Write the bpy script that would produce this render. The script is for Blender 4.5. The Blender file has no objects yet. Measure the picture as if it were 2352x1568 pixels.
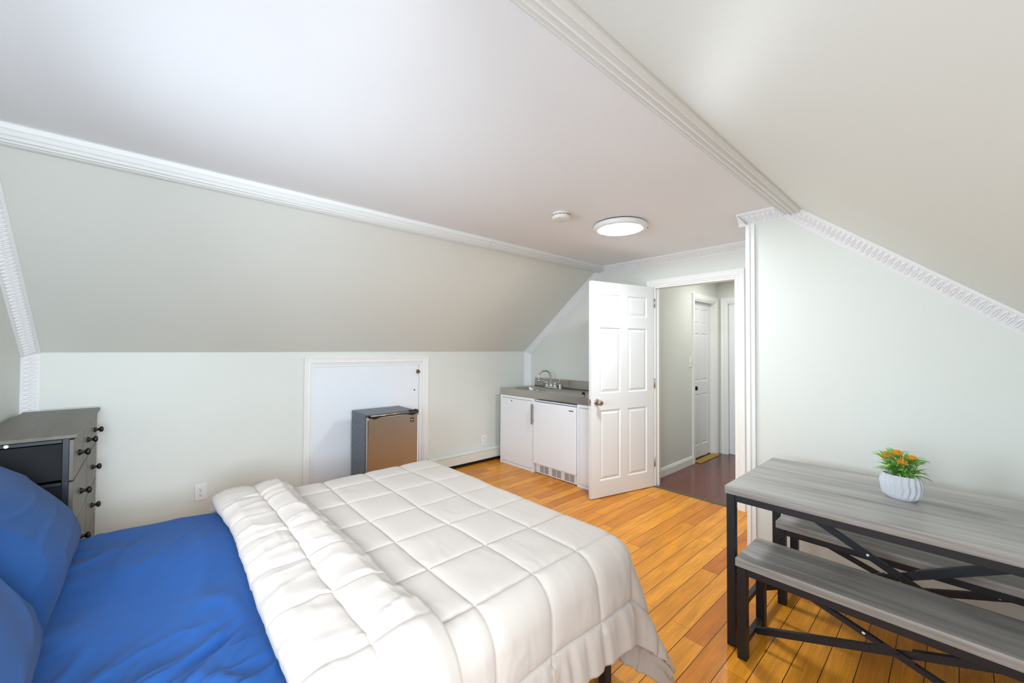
import bpy, bmesh, math, random
import numpy as np
from mathutils import Vector, Matrix, noise as mnoise

SC = bpy.context.scene
COL = SC.collection

# ---------------------------------------------------------------- camera
FPX, YAW, PITCH, ROLL = 921.5, math.radians(48.0), math.radians(1.017), math.radians(0.264)
CH = 1.40
_f = Vector((math.cos(YAW) * math.cos(PITCH), math.sin(YAW) * math.cos(PITCH), math.sin(PITCH)))
_r = Vector((math.sin(YAW), -math.cos(YAW), 0))
_u = _r.cross(_f)
_R = _r * math.cos(ROLL) + _u * math.sin(ROLL)
_U = _R.cross(_f)
cam = bpy.data.cameras.new('camera')
cam.sensor_fit = 'HORIZONTAL'
cam.sensor_width = 36.0
cam.lens = 36.0 * FPX / 2352
cam.clip_start = 0.02
cam_ob = bpy.data.objects.new('camera', cam)
COL.objects.link(cam_ob)
cam_ob.matrix_world = Matrix(((_R.x, _U.x, -_f.x, 0), (_R.y, _U.y, -_f.y, 0), (_R.z, _U.z, -_f.z, CH), (0, 0, 0, 1)))
SC.camera = cam_ob

# ---------------------------------------------------------------- view, world, daylight
vs = SC.view_settings
vs.view_transform = 'Standard'
vs.look = 'None'
vs.gamma = 1.0
vs.use_curve_mapping = False
vs.exposure = 0.27
W = bpy.data.worlds.new('world')
SC.world = W
W.use_nodes = True
W.node_tree.nodes['Background'].inputs[0].default_value = (0.75, 0.87, 1.0, 1)
W.node_tree.nodes['Background'].inputs[1].default_value = 1.0


def area(name, loc, direction, sx, sy, power, color, spread=180):
    l = bpy.data.lights.new(name, 'AREA')
    l.shape = 'RECTANGLE'
    l.size, l.size_y = sx, sy
    l.energy = power
    l.color = color
    l.spread = math.radians(spread)
    o = bpy.data.objects.new(name, l)
    COL.objects.link(o)
    o.location = loc
    o.rotation_euler = Vector(direction).to_track_quat('-Z', 'Z').to_euler()
    return o


# daylight through the two windows of the gable wall behind the camera; the dormer light beside it is added fill
SKY = (0.79, 0.90, 1.0)
area('daylight', (-0.80, 1.72, 1.45), (1, 0, -0.16), 0.95, 0.95, 25, SKY, 120)
area('daylight', (-0.80, 0.28, 1.45), (1, 0, -0.16), 0.95, 0.95, 20, SKY, 120)
area('dormer_fill', (-0.05, -0.74, 1.42), (0, 1, -0.32), 0.80, 0.75, 54, SKY, 112)  # added fill towards the knee wall, from the dormer opening
area('hall_ceiling_lamp', (5.0, 1.6, 2.30), (0, 0, -1), 0.5, 0.5, 7.5, (0.98, 1.0, 0.96))  # unseen ceiling lamp put in to light the hall, facing down

# ---------------------------------------------------------------- room measures
XG = -0.60          # gable wall behind the bed head
XE = 3.85           # end wall with the door
XB = 3.08           # wall behind the table
YK = 3.96           # low knee wall
ZK = 1.36
ZC = 2.34           # flat ceiling
YL = 2.72           # flat ceiling / left slope
YR = 0.715          # flat ceiling / right slope
YB = 0.97           # corner of the wall behind the table
YKR = -0.465         # right knee wall


# ---------------------------------------------------------------- materials
def lin(c):
    c = c / 255.0
    return c / 12.92 if c <= 0.04045 else ((c + 0.055) / 1.055) ** 2.4


def rgb(r, g, b):
    return (lin(r), lin(g), lin(b), 1.0)


class Nodes:
    def __init__(self, name):
        self.m = bpy.data.materials.new(name)
        self.m.use_nodes = True
        self.t = self.m.node_tree
        self.b = self.t.nodes['Principled BSDF']

    def n(self, typ, **kw):
        x = self.t.nodes.new(typ)
        for k, v in kw.items():
            if isinstance(v, bpy.types.NodeSocket):
                self.t.links.new(v, x.inputs[k.replace('_', ' ')])
            elif k in ('i0', 'i1', 'i2'):
                pass
            else:
                try:
                    setattr(x, k, v)
                except Exception:
                    x.inputs[k.replace('_', ' ')].default_value = v
        return x

    def link(self, a, b):
        self.t.links.new(a, b)

    def math(self, op, a, b=None, c=None):
        x = self.t.nodes.new('ShaderNodeMath')
        x.operation = op
        for i, v in enumerate((a, b, c)):
            if v is None:
                continue
            if isinstance(v, bpy.types.NodeSocket):
                self.link(v, x.inputs[i])
            else:
                x.inputs[i].default_value = v
        return x.outputs[0]

    def coords(self, scale=(1, 1, 1), kind='Object', rot=(0, 0, 0)):
        tc = self.t.nodes.new('ShaderNodeTexCoord')
        mp = self.t.nodes.new('ShaderNodeMapping')
        mp.inputs['Scale'].default_value = scale
        mp.inputs['Rotation'].default_value = rot
        self.link(tc.outputs[kind], mp.inputs['Vector'])
        return mp.outputs[0]

    def noise(self, vec, scale, detail=3, rough=0.5):
        x = self.t.nodes.new('ShaderNodeTexNoise')
        x.inputs['Scale'].default_value = scale
        x.inputs['Detail'].default_value = detail
        x.inputs['Roughness'].default_value = rough
        self.link(vec, x.inputs['Vector'])
        return x.outputs[0]

    def ramp(self, fac, stops):
        x = self.t.nodes.new('ShaderNodeValToRGB')
        e = x.color_ramp.elements
        while len(e) < len(stops):
            e.new(0.5)
        for el, (p, c) in zip(e, stops):
            el.position = p
            el.color = c
        self.link(fac, x.inputs[0])
        return x.outputs[0]

    def mix(self, fac, a, b, mode='MIX'):
        x = self.t.nodes.new('ShaderNodeMix')
        x.data_type = 'RGBA'
        x.blend_type = mode
        for i, v in ((0, fac), (6, a), (7, b)):
            if isinstance(v, bpy.types.NodeSocket):
                self.link(v, x.inputs[i])
            else:
                x.inputs[i].default_value = v
        return x.outputs[2]

    def bump(self, h, strength=0.2, dist=0.01):
        x = self.t.nodes.new('ShaderNodeBump')
        x.inputs['Strength'].default_value = strength
        x.inputs['Distance'].default_value = dist
        self.link(h, x.inputs['Height'])
        self.link(x.outputs[0], self.b.inputs['Normal'])

    def base(self, v):
        if isinstance(v, bpy.types.NodeSocket):
            self.link(v, self.b.inputs['Base Color'])
        else:
            self.b.inputs['Base Color'].default_value = v

    def set(self, **kw):
        for k, v in kw.items():
            s = self.b.inputs[k.replace('_', ' ')]
            if isinstance(v, bpy.types.NodeSocket):
                self.link(v, s)
            else:
                s.default_value = v


def paint(name, col, rough=0.55, bump=0.06, var=0.03, scale=60, spec=0.5):
    N = Nodes(name)
    co = N.coords()
    f = N.noise(co, 1.3, 3)
    dark = tuple(c * (1 - var) for c in col[:3]) + (1,)
    N.base(N.ramp(f, [(0.3, dark), (0.7, col)]))
    N.set(Roughness=rough, Specular_IOR_Level=spec)
    if bump:
        N.bump(N.noise(co, scale, 4), bump, 0.004)
    return N.m


def metal(name, col, rough, aniso=None, metallic=1.0):
    N = Nodes(name)
    N.base(col)
    N.set(Metallic=metallic, Roughness=rough)
    if aniso:
        h = N.noise(N.coords(aniso), 1.0, 2)
        N.set(Roughness=N.math('MULTIPLY_ADD', h, 0.16, rough - 0.08))
        N.base(N.mix(h, tuple(c * 0.86 for c in col[:3]) + (1,), col))
    return N.m


def planks(name, width, y0, length, cols, rough, gap=0.0016, coat=0.35, fibre=1.0, spec=0.5):
    """boards running along x: every board its own tone, dark seams, fine fibres"""
    N = Nodes(name)
    tc = N.t.nodes.new('ShaderNodeTexCoord')
    sp = N.t.nodes.new('ShaderNodeSeparateXYZ')
    N.link(tc.outputs['Object'], sp.inputs[0])
    v = N.math('DIVIDE', N.math('SUBTRACT', sp.outputs[1], y0), width)
    row = N.math('FLOOR', v)
    vf = N.math('SUBTRACT', v, row)
    wn = N.t.nodes.new('ShaderNodeTexWhiteNoise')
    wn.noise_dimensions = '1D'
    N.link(row, wn.inputs['W'])
    u = N.math('DIVIDE', N.math('ADD', sp.outputs[0], N.math('MULTIPLY', wn.outputs['Value'], 7.3)), length)
    seg = N.math('FLOOR', u)
    uf = N.math('SUBTRACT', u, seg)
    cb = N.t.nodes.new('ShaderNodeCombineXYZ')
    N.link(row, cb.inputs[0])
    N.link(seg, cb.inputs[1])
    w2 = N.t.nodes.new('ShaderNodeTexWhiteNoise')
    w2.noise_dimensions = '3D'
    N.link(cb.outputs[0], w2.inputs['Vector'])
    tone = N.ramp(w2.outputs['Value'], cols)
    # fibres, shifted board by board
    c3 = N.t.nodes.new('ShaderNodeCombineXYZ')
    N.link(N.math('MULTIPLY_ADD', w2.outputs['Value'], 9.0, N.math('MULTIPLY', sp.outputs[0], 5.0)), c3.inputs[0])
    N.link(N.math('MULTIPLY', sp.outputs[1], 130.0), c3.inputs[1])
    f1 = N.noise(c3.outputs[0], 1.0, 4, 0.6)
    c4 = N.t.nodes.new('ShaderNodeCombineXYZ')
    N.link(N.math('MULTIPLY_ADD', w2.outputs['Value'], 5.0, N.math('MULTIPLY', sp.outputs[0], 3.0)), c4.inputs[0])
    N.link(N.math('MULTIPLY', sp.outputs[1], 22.0), c4.inputs[1])
    f2 = N.noise(c4.outputs[0], 1.0, 3, 0.55)
    k = N.math('ADD', N.math('MULTIPLY', f1, 0.55 * fibre), N.math('MULTIPLY', f2, 0.65 * fibre))
    k = N.math('ADD', k, 1.0 - 0.6 * fibre)
    g = N.t.nodes.new('ShaderNodeCombineColor')
    for i in range(3):
        N.link(k, g.inputs[i])
    col = N.mix(1.0, tone, g.outputs[0], 'MULTIPLY')
    e1 = N.math('MULTIPLY', N.math('MINIMUM', vf, N.math('SUBTRACT', 1.0, vf)), width)
    e2 = N.math('MULTIPLY', N.math('MINIMUM', uf, N.math('SUBTRACT', 1.0, uf)), length)
    seam = N.math('MAXIMUM', N.math('LESS_THAN', e1, gap), N.math('MULTIPLY', N.math('LESS_THAN', e2, gap * 0.7), 0.6))
    N.base(N.mix(seam, col, rgb(52, 24, 8)))
    N.set(Roughness=N.math('MULTIPLY_ADD', f2, 0.12, rough), Coat_Weight=coat, Coat_Roughness=0.12, Specular_IOR_Level=spec)
    N.bump(N.math('SUBTRACT', N.math('MULTIPLY', f1, 0.15), seam), 0.25, 0.002)
    return N.m


def woodgrain(name, dark, light, axis, rough=0.4):
    """grey oak laminate, streaks running along one local axis (0=x, 1=y)"""
    N = Nodes(name)
    s = [30.0, 30.0, 60.0]
    s[axis] = 1.3
    s2 = [7.0, 7.0, 9.0]
    s2[axis] = 0.9
    s3 = [160.0, 160.0, 200.0]
    s3[axis] = 6.0
    a = N.noise(N.coords(tuple(s)), 1.0, 3, 0.6)
    b = N.noise(N.coords(tuple(s2)), 1.0, 3, 0.55)
    c = N.noise(N.coords(tuple(s3)), 1.0, 2)
    k = N.math('ADD', N.math('ADD', N.math('MULTIPLY', a, 0.35), N.math('MULTIPLY', b, 0.5)), N.math('MULTIPLY', c, 0.15))
    N.base(N.ramp(k, [(0.34, dark), (0.64, light)]))
    N.set(Roughness=rough)
    N.bump(c, 0.08, 0.002)
    return N.m


def cloth(name, col, weave=900, rough=0.85, sheen=0.2, var=0.08, bump=0.12):
    N = Nodes(name)
    co = N.coords()
    f = N.noise(co, 3.0, 4)
    w = N.noise(co, weave, 2)
    dark = tuple(c * (1 - var) for c in col[:3]) + (1,)
    N.base(N.ramp(f, [(0.3, dark), (0.7, col)]))
    N.set(Roughness=rough, Sheen_Weight=sheen, Specular_IOR_Level=0.25)
    N.bump(w, bump, 0.002)
    return N.m


def plain(name, col, rough=0.5, **kw):
    N = Nodes(name)
    N.base(col)
    N.set(Roughness=rough, **kw)
    return N.m


M = {}
M['wall'] = paint('greige_wall_paint', rgb(225, 227, 220), 0.5)
M['ceil'] = paint('ceiling_paint', rgb(237, 238, 240), 0.6)
M['trim'] = paint('white_trim_paint', rgb(240, 239, 236), 0.4, 0.02, 0.01)
M['crown'] = paint('crown_paint', rgb(238, 237, 237), 0.55, 0.02, 0.01)
M['door'] = paint('white_door_paint', rgb(236, 237, 237), 0.5, 0.02, 0.01)
M['panelwhite'] = paint('access_panel_paint', rgb(236, 239, 244), 0.45, 0.03, 0.01)
M['floor'] = planks('honey_bamboo_floor', 0.10, 0.01, 0.96,
                    [(0.0, rgb(204, 122, 26)), (0.35, rgb(224, 144, 36)), (0.7, rgb(232, 154, 44)), (1.0, rgb(194, 110, 20))], 0.27, coat=0.12, fibre=1.35, spec=0.3)
M['hallfloor'] = planks('dark_cherry_floor', 0.125, 0.18, 1.2,
                        [(0.0, rgb(92, 34, 18)), (0.5, rgb(110, 44, 24)), (1.0, rgb(78, 28, 15))], 0.16, 0.0014, 0.2, 0.7)
M['stripgrey'] = plain('grey_strip', rgb(88, 82, 74), 0.45)
M['brass'] = metal('yellow_brass', rgb(186, 150, 52), 0.4, metallic=0.6)
M['darkbrass'] = metal('old_brass', rgb(140, 118, 62), 0.35)
M['steel'] = metal('brushed_steel', rgb(186, 182, 176), 0.34, (4, 4, 260))
M['steeltop'] = metal('steel_worktop', rgb(196, 192, 186), 0.34, (160, 4, 40))
M['chrome'] = metal('chrome', rgb(214, 214, 214), 0.1)
M['nickel'] = metal('satin_nickel', rgb(186, 178, 166), 0.2)
M['appliance'] = paint('white_enamel', rgb(243, 246, 250), 0.3, 0.02, 0.01, 300)
M['black'] = plain('black_plastic', rgb(18, 18, 20), 0.4)
M['hole'] = plain('dark_hole', rgb(10, 10, 10), 0.8)
M['blackmetal'] = paint('black_powder_coat', rgb(23, 28, 35), 0.42, 0.05, 0.1, 500)
M['tablewood'] = woodgrain('grey_oak_laminate', rgb(104, 101, 97), rgb(182, 178, 173), 1, 0.36)
M['dresserwood'] = woodgrain('grey_brown_laminate', rgb(86, 81, 71), rgb(110, 104, 94), 1, 0.45)
M['blackfabric'] = cloth('black_nonwoven_fabric', rgb(30, 31, 34), 700, 0.75, 0.1, 0.2)
M['blue'] = cloth('royal_blue_sheet', rgb(26, 74, 136), 1100, 0.8, 0.04, 0.12)
M['pillowblue'] = cloth('royal_blue_pillowcase', rgb(28, 70, 124), 1100, 0.8, 0.04, 0.15)
M['beige'] = cloth('beige_quilt_cloth', rgb(188, 177, 168), 700, 0.85, 0.1, 0.05, 0.3)
M['plate'] = plain('white_plastic', rgb(238, 238, 238), 0.35)
M['cream'] = plain('cream_plastic', rgb(232, 226, 218), 0.4)
M['heater'] = paint('baseboard_heater_paint', rgb(224, 226, 216), 0.45, 0.02, 0.02)
M['pot'] = paint('pale_grey_ceramic', rgb(206, 208, 214), 0.6, 0.12, 0.05, 300)
M['soil'] = plain('soil', rgb(46, 36, 28), 0.9)
M['stem'] = plain('plant_stem', rgb(84, 120, 50), 0.6)


def leaf_mat():
    N = Nodes('leaf_green')
    f = N.noise(N.coords(), 22.0, 3)
    N.base(N.ramp(f, [(0.3, rgb(84, 156, 60)), (0.5, rgb(136, 196, 86)), (0.72, rgb(190, 220, 150))]))
    N.set(Roughness=0.5, Subsurface_Weight=0.25, Subsurface_Radius=(.01, .02, .005), Subsurface_Scale=0.3)
    return N.m


M['leaf'] = leaf_mat()
N = Nodes('orange_flower')
N.base(N.ramp(N.noise(N.coords(), 120.0, 2), [(0.3, rgb(222, 140, 20)), (0.7, rgb(252, 192, 60))]))
N.set(Roughness=0.7)
M['flower'] = N.m


def speckled():
    N = Nodes('speckled_fridge_vinyl')
    co = N.coords((60, 60, 14))
    f = N.noise(co, 3.0, 5, 0.7)
    N.base(N.ramp(f, [(0.36, rgb(46, 52, 62)), (0.5, rgb(86, 95, 108)), (0.64, rgb(128, 138, 150))]))
    N.set(Roughness=0.45)
    N.bump(f, 0.15, 0.002)
    return N.m


M['speckle'] = speckled()


def emit(name, col, strength):
    m = bpy.data.materials.new(name)
    m.use_nodes = True
    b = m.node_tree.nodes['Principled BSDF']
    b.inputs['Base Color'].default_value = (0.9, 0.9, 0.9, 1)
    b.inputs['Emission Color'].default_value = col
    b.inputs['Emission Strength'].default_value = strength
    return m


M['lamp'] = emit('lit_diffuser', (0.88, 0.95, 1.0, 1), 92.0)


def glass():
    m = bpy.data.materials.new('window_glass')
    m.use_nodes = True
    t = m.node_tree
    t.nodes.clear()
    o = t.nodes.new('ShaderNodeOutputMaterial')
    mx = t.nodes.new('ShaderNodeMixShader')
    tr = t.nodes.new('ShaderNodeBsdfTransparent')
    gl = t.nodes.new('ShaderNodeBsdfGlossy')
    gl.inputs['Roughness'].default_value = 0.02
    mx.inputs[0].default_value = 0.06
    t.links.new(tr.outputs[0], mx.inputs[1])
    t.links.new(gl.outputs[0], mx.inputs[2])
    t.links.new(mx.outputs[0], o.inputs[0])
    return m


M['glass'] = glass()


# ---------------------------------------------------------------- mesh helpers
class MB:
    def __init__(self):
        self.v, self.f, self.s = [], [], []

    def add(self, vs, fs, smooth=False):
        o = len(self.v)
        self.v += [tuple(v) for v in vs]
        self.f += [tuple(i + o for i in f) for f in fs]
        self.s += [smooth] * len(fs)
        return self

    def box(self, a, b):
        x0, x1 = sorted((a[0], b[0]))
        y0, y1 = sorted((a[1], b[1]))
        z0, z1 = sorted((a[2], b[2]))
        v = [(x0, y0, z0), (x1, y0, z0), (x1, y1, z0), (x0, y1, z0), (x0, y0, z1), (x1, y0, z1), (x1, y1, z1), (x0, y1, z1)]
        return self.add(v, [(0, 3, 2, 1), (4, 5, 6, 7), (0, 1, 5, 4), (1, 2, 6, 5), (2, 3, 7, 6), (3, 0, 4, 7)])

    def obox(self, p, q, w, h, up=(0, 0, 1)):
        """bar from p to q, w wide across, h along up"""
        p, q, up = Vector(p), Vector(q), Vector(up)
        d = (q - p).normalized()
        s = d.cross(up).normalized()
        n = s.cross(d).normalized()
        v = []
        for c in (p, q):
            for a, b in ((-1, -1), (1, -1), (1, 1), (-1, 1)):
                v.append(c + s * (a * w / 2) + n * (b * h / 2))
        return self.add(v, [(3, 2, 1, 0), (4, 5, 6, 7), (0, 1, 5, 4), (1, 2, 6, 5), (2, 3, 7, 6), (3, 0, 4, 7)])

    def lathe(self, prof, mat=None, seg=24, smooth=True, sx=1, sy=1, cap=True):
        """prof: (r, z) list, axis local z, mat: 4x4 placing it"""
        mat = mat or Matrix()
        v, f = [], []
        for r, z in prof:
            for k in range(seg):
                a = 2 * math.pi * k / seg
                v.append(mat @ Vector((r * math.cos(a) * sx, r * math.sin(a) * sy, z)))
        for i in range(len(prof) - 1):
            for k in range(seg):
                k2 = (k + 1) % seg
                f.append((i * seg + k, i * seg + k2, (i + 1) * seg + k2, (i + 1) * seg + k))
        self.add(v, f, smooth)
        if cap:
            n = len(prof)
            o = len(self.v) - n * seg
            if prof[0][0] > 1e-5:
                self.f.append(tuple(o + k for k in reversed(range(seg))))
                self.s.append(False)
            if prof[-1][0] > 1e-5:
                self.f.append(tuple(o + (n - 1) * seg + k for k in range(seg)))
                self.s.append(False)
        return self

    def cyl(self, p, q, r, seg=16, r2=None):
        p, q = Vector(p), Vector(q)
        d = q - p
        m = Matrix.Translation(p) @ d.to_track_quat('Z', 'Y').to_matrix().to_4x4()
        return self.lathe([(r, 0), (r if r2 is None else r2, d.length)], m, seg)

    def tube(self, pts, r, seg=10, radii=None):
        pts = [Vector(p) for p in pts]
        v, f = [], []
        n = None
        for i, p in enumerate(pts):
            t = (pts[min(i + 1, len(pts) - 1)] - pts[max(i - 1, 0)]).normalized()
            if n is None:
                n = t.orthogonal().normalized()
            n = (n - t * n.dot(t)).normalized()
            b = t.cross(n)
            rr = radii[i] if radii else r
            for k in range(seg):
                a = 2 * math.pi * k / seg
                v.append(p + (n * math.cos(a) + b * math.sin(a)) * rr)
        for i in range(len(pts) - 1):
            for k in range(seg):
                k2 = (k + 1) % seg
                f.append((i * seg + k, i * seg + k2, (i + 1) * seg + k2, (i + 1) * seg + k))
        self.add(v, f, True)
        o = len(self.v) - len(pts) * seg
        self.f.append(tuple(o + k for k in reversed(range(seg))))
        self.f.append(tuple(o + (len(pts) - 1) * seg + k for k in range(seg)))
        self.s += [False, False]
        return self

    def prism(self, poly, fn):
        """poly: 2d points, fn(u, v, k) -> 3d for k = 0, 1"""
        n = len(poly)
        v = [fn(a, b, 0) for a, b in poly] + [fn(a, b, 1) for a, b in poly]
        f = [tuple(range(n)), tuple(reversed(range(n, 2 * n)))]
        f += [(k, n + k, n + (k + 1) % n, (k + 1) % n) for k in range(n)]
        return self.add(v, f)

    def sweep(self, path, prof, fn, closed=False, smooth=False):
        """mitred moulding: path 2d, prof (offset to the left of the path, height), fn(u, v, h) -> 3d"""
        P = [Vector(p) for p in path]
        n = len(P)
        rows = []
        for i in range(n):
            ds = []
            if i > 0 or closed:
                ds.append((P[i] - P[i - 1]).normalized())
            if i < n - 1 or closed:
                ds.append((P[(i + 1) % n] - P[i]).normalized())
            ns = [Vector((-d.y, d.x)) for d in ds]
            if len(ns) == 2:
                m = (ns[0] + ns[1]).normalized()
                m = m / max(0.2, m.dot(ns[0]))
            else:
                m = ns[0]
            rows.append([fn(*(P[i] + m * o), h) for o, h in prof])
        k = len(prof)
        v = [p for r in rows for p in r]
        f = []
        for i in range(n - 1 if not closed else n):
            j = (i + 1) % n
            for a in range(k - 1):
                f.append((i * k + a, i * k + a + 1, j * k + a + 1, j * k + a))
        self.add(v, f, smooth)
        if not closed:
            o = len(self.v) - n * k
            self.f.append(tuple(o + a for a in range(k)))
            self.f.append(tuple(o + (n - 1) * k + a for a in reversed(range(k))))
            self.s += [False, False]
        return self

    def grid(self, rows, smooth=True, wrap=False):
        n, k = len(rows), len(rows[0])
        v = [p for r in rows for p in r]
        f = []
        for i in range(n - 1):
            for a in range(k if wrap else k - 1):
                b = (a + 1) % k
                f.append((i * k + a, i * k + b, (i + 1) * k + b, (i + 1) * k + a))
        return self.add(v, f, smooth)

    def build(self, name, mat, parent=None, bevel=0, seg=2, fix=True):
        me = bpy.data.meshes.new(name)
        me.from_pydata([tuple(v) for v in self.v], [], self.f)
        me.polygons.foreach_set('use_smooth', self.s)
        me.materials.append(mat)
        if fix:
            bm = bmesh.new()
            bm.from_mesh(me)
            bmesh.ops.recalc_face_normals(bm, faces=bm.faces)
            bm.to_mesh(me)
            bm.free()
        me.update()
        o = bpy.data.objects.new(name, me)
        COL.objects.link(o)
        if parent:
            o.parent = parent
        if bevel:
            b = o.modifiers.new('bevel', 'BEVEL')
            b.width = bevel
            b.segments = seg
            b.limit_method = 'ANGLE'
            b.angle_limit = math.radians(40)
        return o


def struct(o):
    o['kind'] = 'structure'
    return o


def tag(o, label, cat, group=None):
    o['label'] = label
    o['category'] = cat
    if group:
        o['group'] = group
    return o


def empty(name, loc, label, cat, group=None, rz=0.0):
    o = bpy.data.objects.new(name, None)
    COL.objects.link(o)
    o.location = loc
    o.rotation_euler = (0, 0, rz)
    o.empty_display_size = 0.1
    return tag(o, label, cat, group)


def dup(root, loc, label, rz=None):
    """copy a thing with its parts and their parts"""
    c = root.copy()
    COL.objects.link(c)
    c.location = loc
    c['label'] = label
    if rz is not None:
        c.rotation_euler = (0, 0, rz)
    for ch in list(root.children):
        d = ch.copy()
        COL.objects.link(d)
        d.parent = c
        for g in list(ch.children):
            e = g.copy()
            COL.objects.link(e)
            e.parent = d
    return c


# ---------------------------------------------------------------- room shell
T = 0.10


def slab(name, pts, nrm, mat, t=T):
    """flat wall piece with thickness t behind its room side"""
    nrm = Vector(nrm).normalized()
    v = [Vector(p) for p in pts]
    n = len(v)
    b = MB()
    b.add(v + [p - nrm * t for p in v],
          [tuple(range(n)), tuple(reversed(range(n, 2 * n)))] + [(k, (k + 1) % n, n + (k + 1) % n, n + k) for k in range(n)])
    return struct(b.build(name, mat))


slab('floor', [(XG - .3, YKR - .1, 0), (XE, YKR - .1, 0), (XE, YK + .1, 0), (XG - .3, YK + .1, 0)], (0, 0, 1), M['floor'])
slab('floor_hall', [(XE, 0.9, 0), (5.95, 0.9, 0), (5.95, 3.2, 0), (XE, 3.2, 0)], (0, 0, 1), M['hallfloor'])
slab('ceiling', [(XG - .1, YR, ZC), (XE + .1, YR, ZC), (XE + .1, YL, ZC), (XG - .1, YL, ZC)], (0, 0, -1), M['ceil'])
sl = Vector((0, -(ZC - ZK), -(YK - YL)))
slab('wall_left_slope', [(XG - .1, YL, ZC), (XE + .1, YL, ZC), (XE + .1, YK, ZK), (XG - .1, YK, ZK)], sl, M['wall'])
RW = (-0.50, 0.40, 0.10)      # added dormer: x range, start along the slope from its top (0..1)


def rslope(x, t, off=0.0):
    nn = Vector((0, ZC - ZK, -(YR - YKR))).normalized()
    return Vector((x, YR + (YKR - YR) * t, ZC + (ZK - ZC) * t)) - nn * off


b = MB()
for xa, xb, ta, tb in ((XG - .1, RW[0], 0, 1), (RW[1], XE + .1, 0, 1), (RW[0], RW[1], 0, RW[2])):
    v = [rslope(x, t, o) for o in (0, T) for x, t in ((xa, ta), (xb, ta), (xb, tb), (xa, tb))]
    b.add(v, [(0, 1, 2, 3), (7, 6, 5, 4), (0, 4, 5, 1), (1, 5, 6, 2), (2, 6, 7, 3), (3, 7, 4, 0)])
struct(b.build('wall_right_slope', M['wall']))
# dormer, added out of view to light the knee wall: cheeks, flat roof, front wall with its window
dz = rslope(0, RW[2]).z
dyt = rslope(0, RW[2]).y
DF = YKR - .10
b = MB()
for xa in (RW[0] - .06, RW[1]):
    b.prism([(dyt, dz), (DF, dz), (DF, 1.0), (YKR, ZK)], lambda u, v, k: (xa + k * .06, u, v))
b.box((RW[0] - .06, DF - .06, dz), (RW[1] + .06, dyt, dz + .06))
for xa, xb, za, zb in ((RW[0], RW[1], .95, 1.02), (RW[0], RW[1], 1.84, dz), (RW[0] - .06, RW[0] + .03, .95, dz), (RW[1] - .03, RW[1] + .06, .95, dz)):
    b.box((xa, DF - .06, za), (xb, DF, zb))
struct(b.build('wall_added_dormer', M['wall']))
b = MB()
for xa, xb, za, zb in ((RW[0] + .03, RW[1] - .03, 1.02, 1.06), (RW[0] + .03, RW[1] - .03, 1.80, 1.84), (RW[0] + .03, RW[0] + .07, 1.06, 1.80), (RW[1] - .07, RW[1] - .03, 1.06, 1.80), (RW[0] + .07, RW[1] - .07, 1.41, 1.44)):
    b.box((xa, DF - .05, za), (xb, DF - .01, zb))
w = struct(b.build('window_3', M['trim']))  # unseen window, added as the opening for the fill light
MB().box((RW[0] + .07, DF - .033, 1.06), (RW[1] - .07, DF - .027, 1.80)).build('pane', M['glass'], w)
b = MB()
for xa, xb, zt in ((XG - .1, RW[0], ZK), (RW[0], RW[1], 1.0), (RW[1], XE + .1, ZK)):
    b.box((xa, YKR - T, 0), (xb, YKR, zt))
struct(b.build('wall_right', M['wall']))

# left knee wall with the framed hole of the access panel
PX0, PX1, PZ = 1.10, 2.235, 1.245
b = MB()
for (x0, x1, z0, z1) in ((XG - .1, PX0, 0, ZK), (PX1, XE + .1, 0, ZK), (PX0, PX1, PZ, ZK)):
    b.box((x0, YK, z0), (x1, YK + T, z1))
struct(b.build('wall_left', M['wall']))

# gable wall with two windows, behind the camera and the bed head
WIN = [(1.25, 2.19), (-0.19, 0.75)]
WZ0, WZ1 = 1.0, 2.0


def gable_z(y):
    if y > YL:
        return ZC + (y - YL) * (ZK - ZC) / (YK - YL)
    if y < YR:
        return ZC + (YR - y) * (ZK - ZC) / (YR - YKR)
    return ZC


b = MB()
ys = sorted([YKR, YR, YL, YK] + [y for w in WIN for y in w])
for y0, y1 in zip(ys[:-1], ys[1:]):
    ym = (y0 + y1) / 2
    inwin = any(a < ym < c for a, c in WIN)

    def quad(za0, za1, zb0, zb1):
        b.add([(XG, y0, za0), (XG, y1, zb0), (XG, y1, zb1), (XG, y0, za1), (XG - T, y0, za0), (XG - T, y1, zb0), (XG - T, y1, zb1), (XG - T, y0, za1)],
              [(0, 1, 2, 3), (7, 6, 5, 4), (0, 4, 5, 1), (1, 5, 6, 2), (2, 6, 7, 3), (3, 7, 4, 0)])
    if inwin:
        quad(0, WZ0, 0, WZ0)
        z0 = min(WZ1, gable_z(y0) - 0.03)
        z1 = min(WZ1, gable_z(y1) - 0.03)
        quad(z0, gable_z(y0), z1, gable_z(y1))
    else:
        quad(0, gable_z(y0), 0, gable_z(y1))
struct(b.build('wall_gable', M['wall']))
for i, (y0, y1) in enumerate(WIN):
    top = WZ1 if i == 0 else min(WZ1, gable_z(y0) - 0.05)
    b = MB()
    for ya, yb, za, zb in ((y0, y0 + .05, WZ0, top), (y1 - .05, y1, WZ0, top), (y0, y1, WZ0, WZ0 + .05), (y0, y1, top - .05, top),
                           (y0, y1, (WZ0 + top) / 2 - .02, (WZ0 + top) / 2 + .02)):
        b.box((XG - .08, ya, za), (XG - .03, yb, zb))
    w = struct(b.build('window_%d' % (i + 1), M['trim']))
    g = MB().box((XG - .058, y0 + .05, WZ0 + .05), (XG - .052, y1 - .05, top - .05)).build('pane', M['glass'], w)

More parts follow.
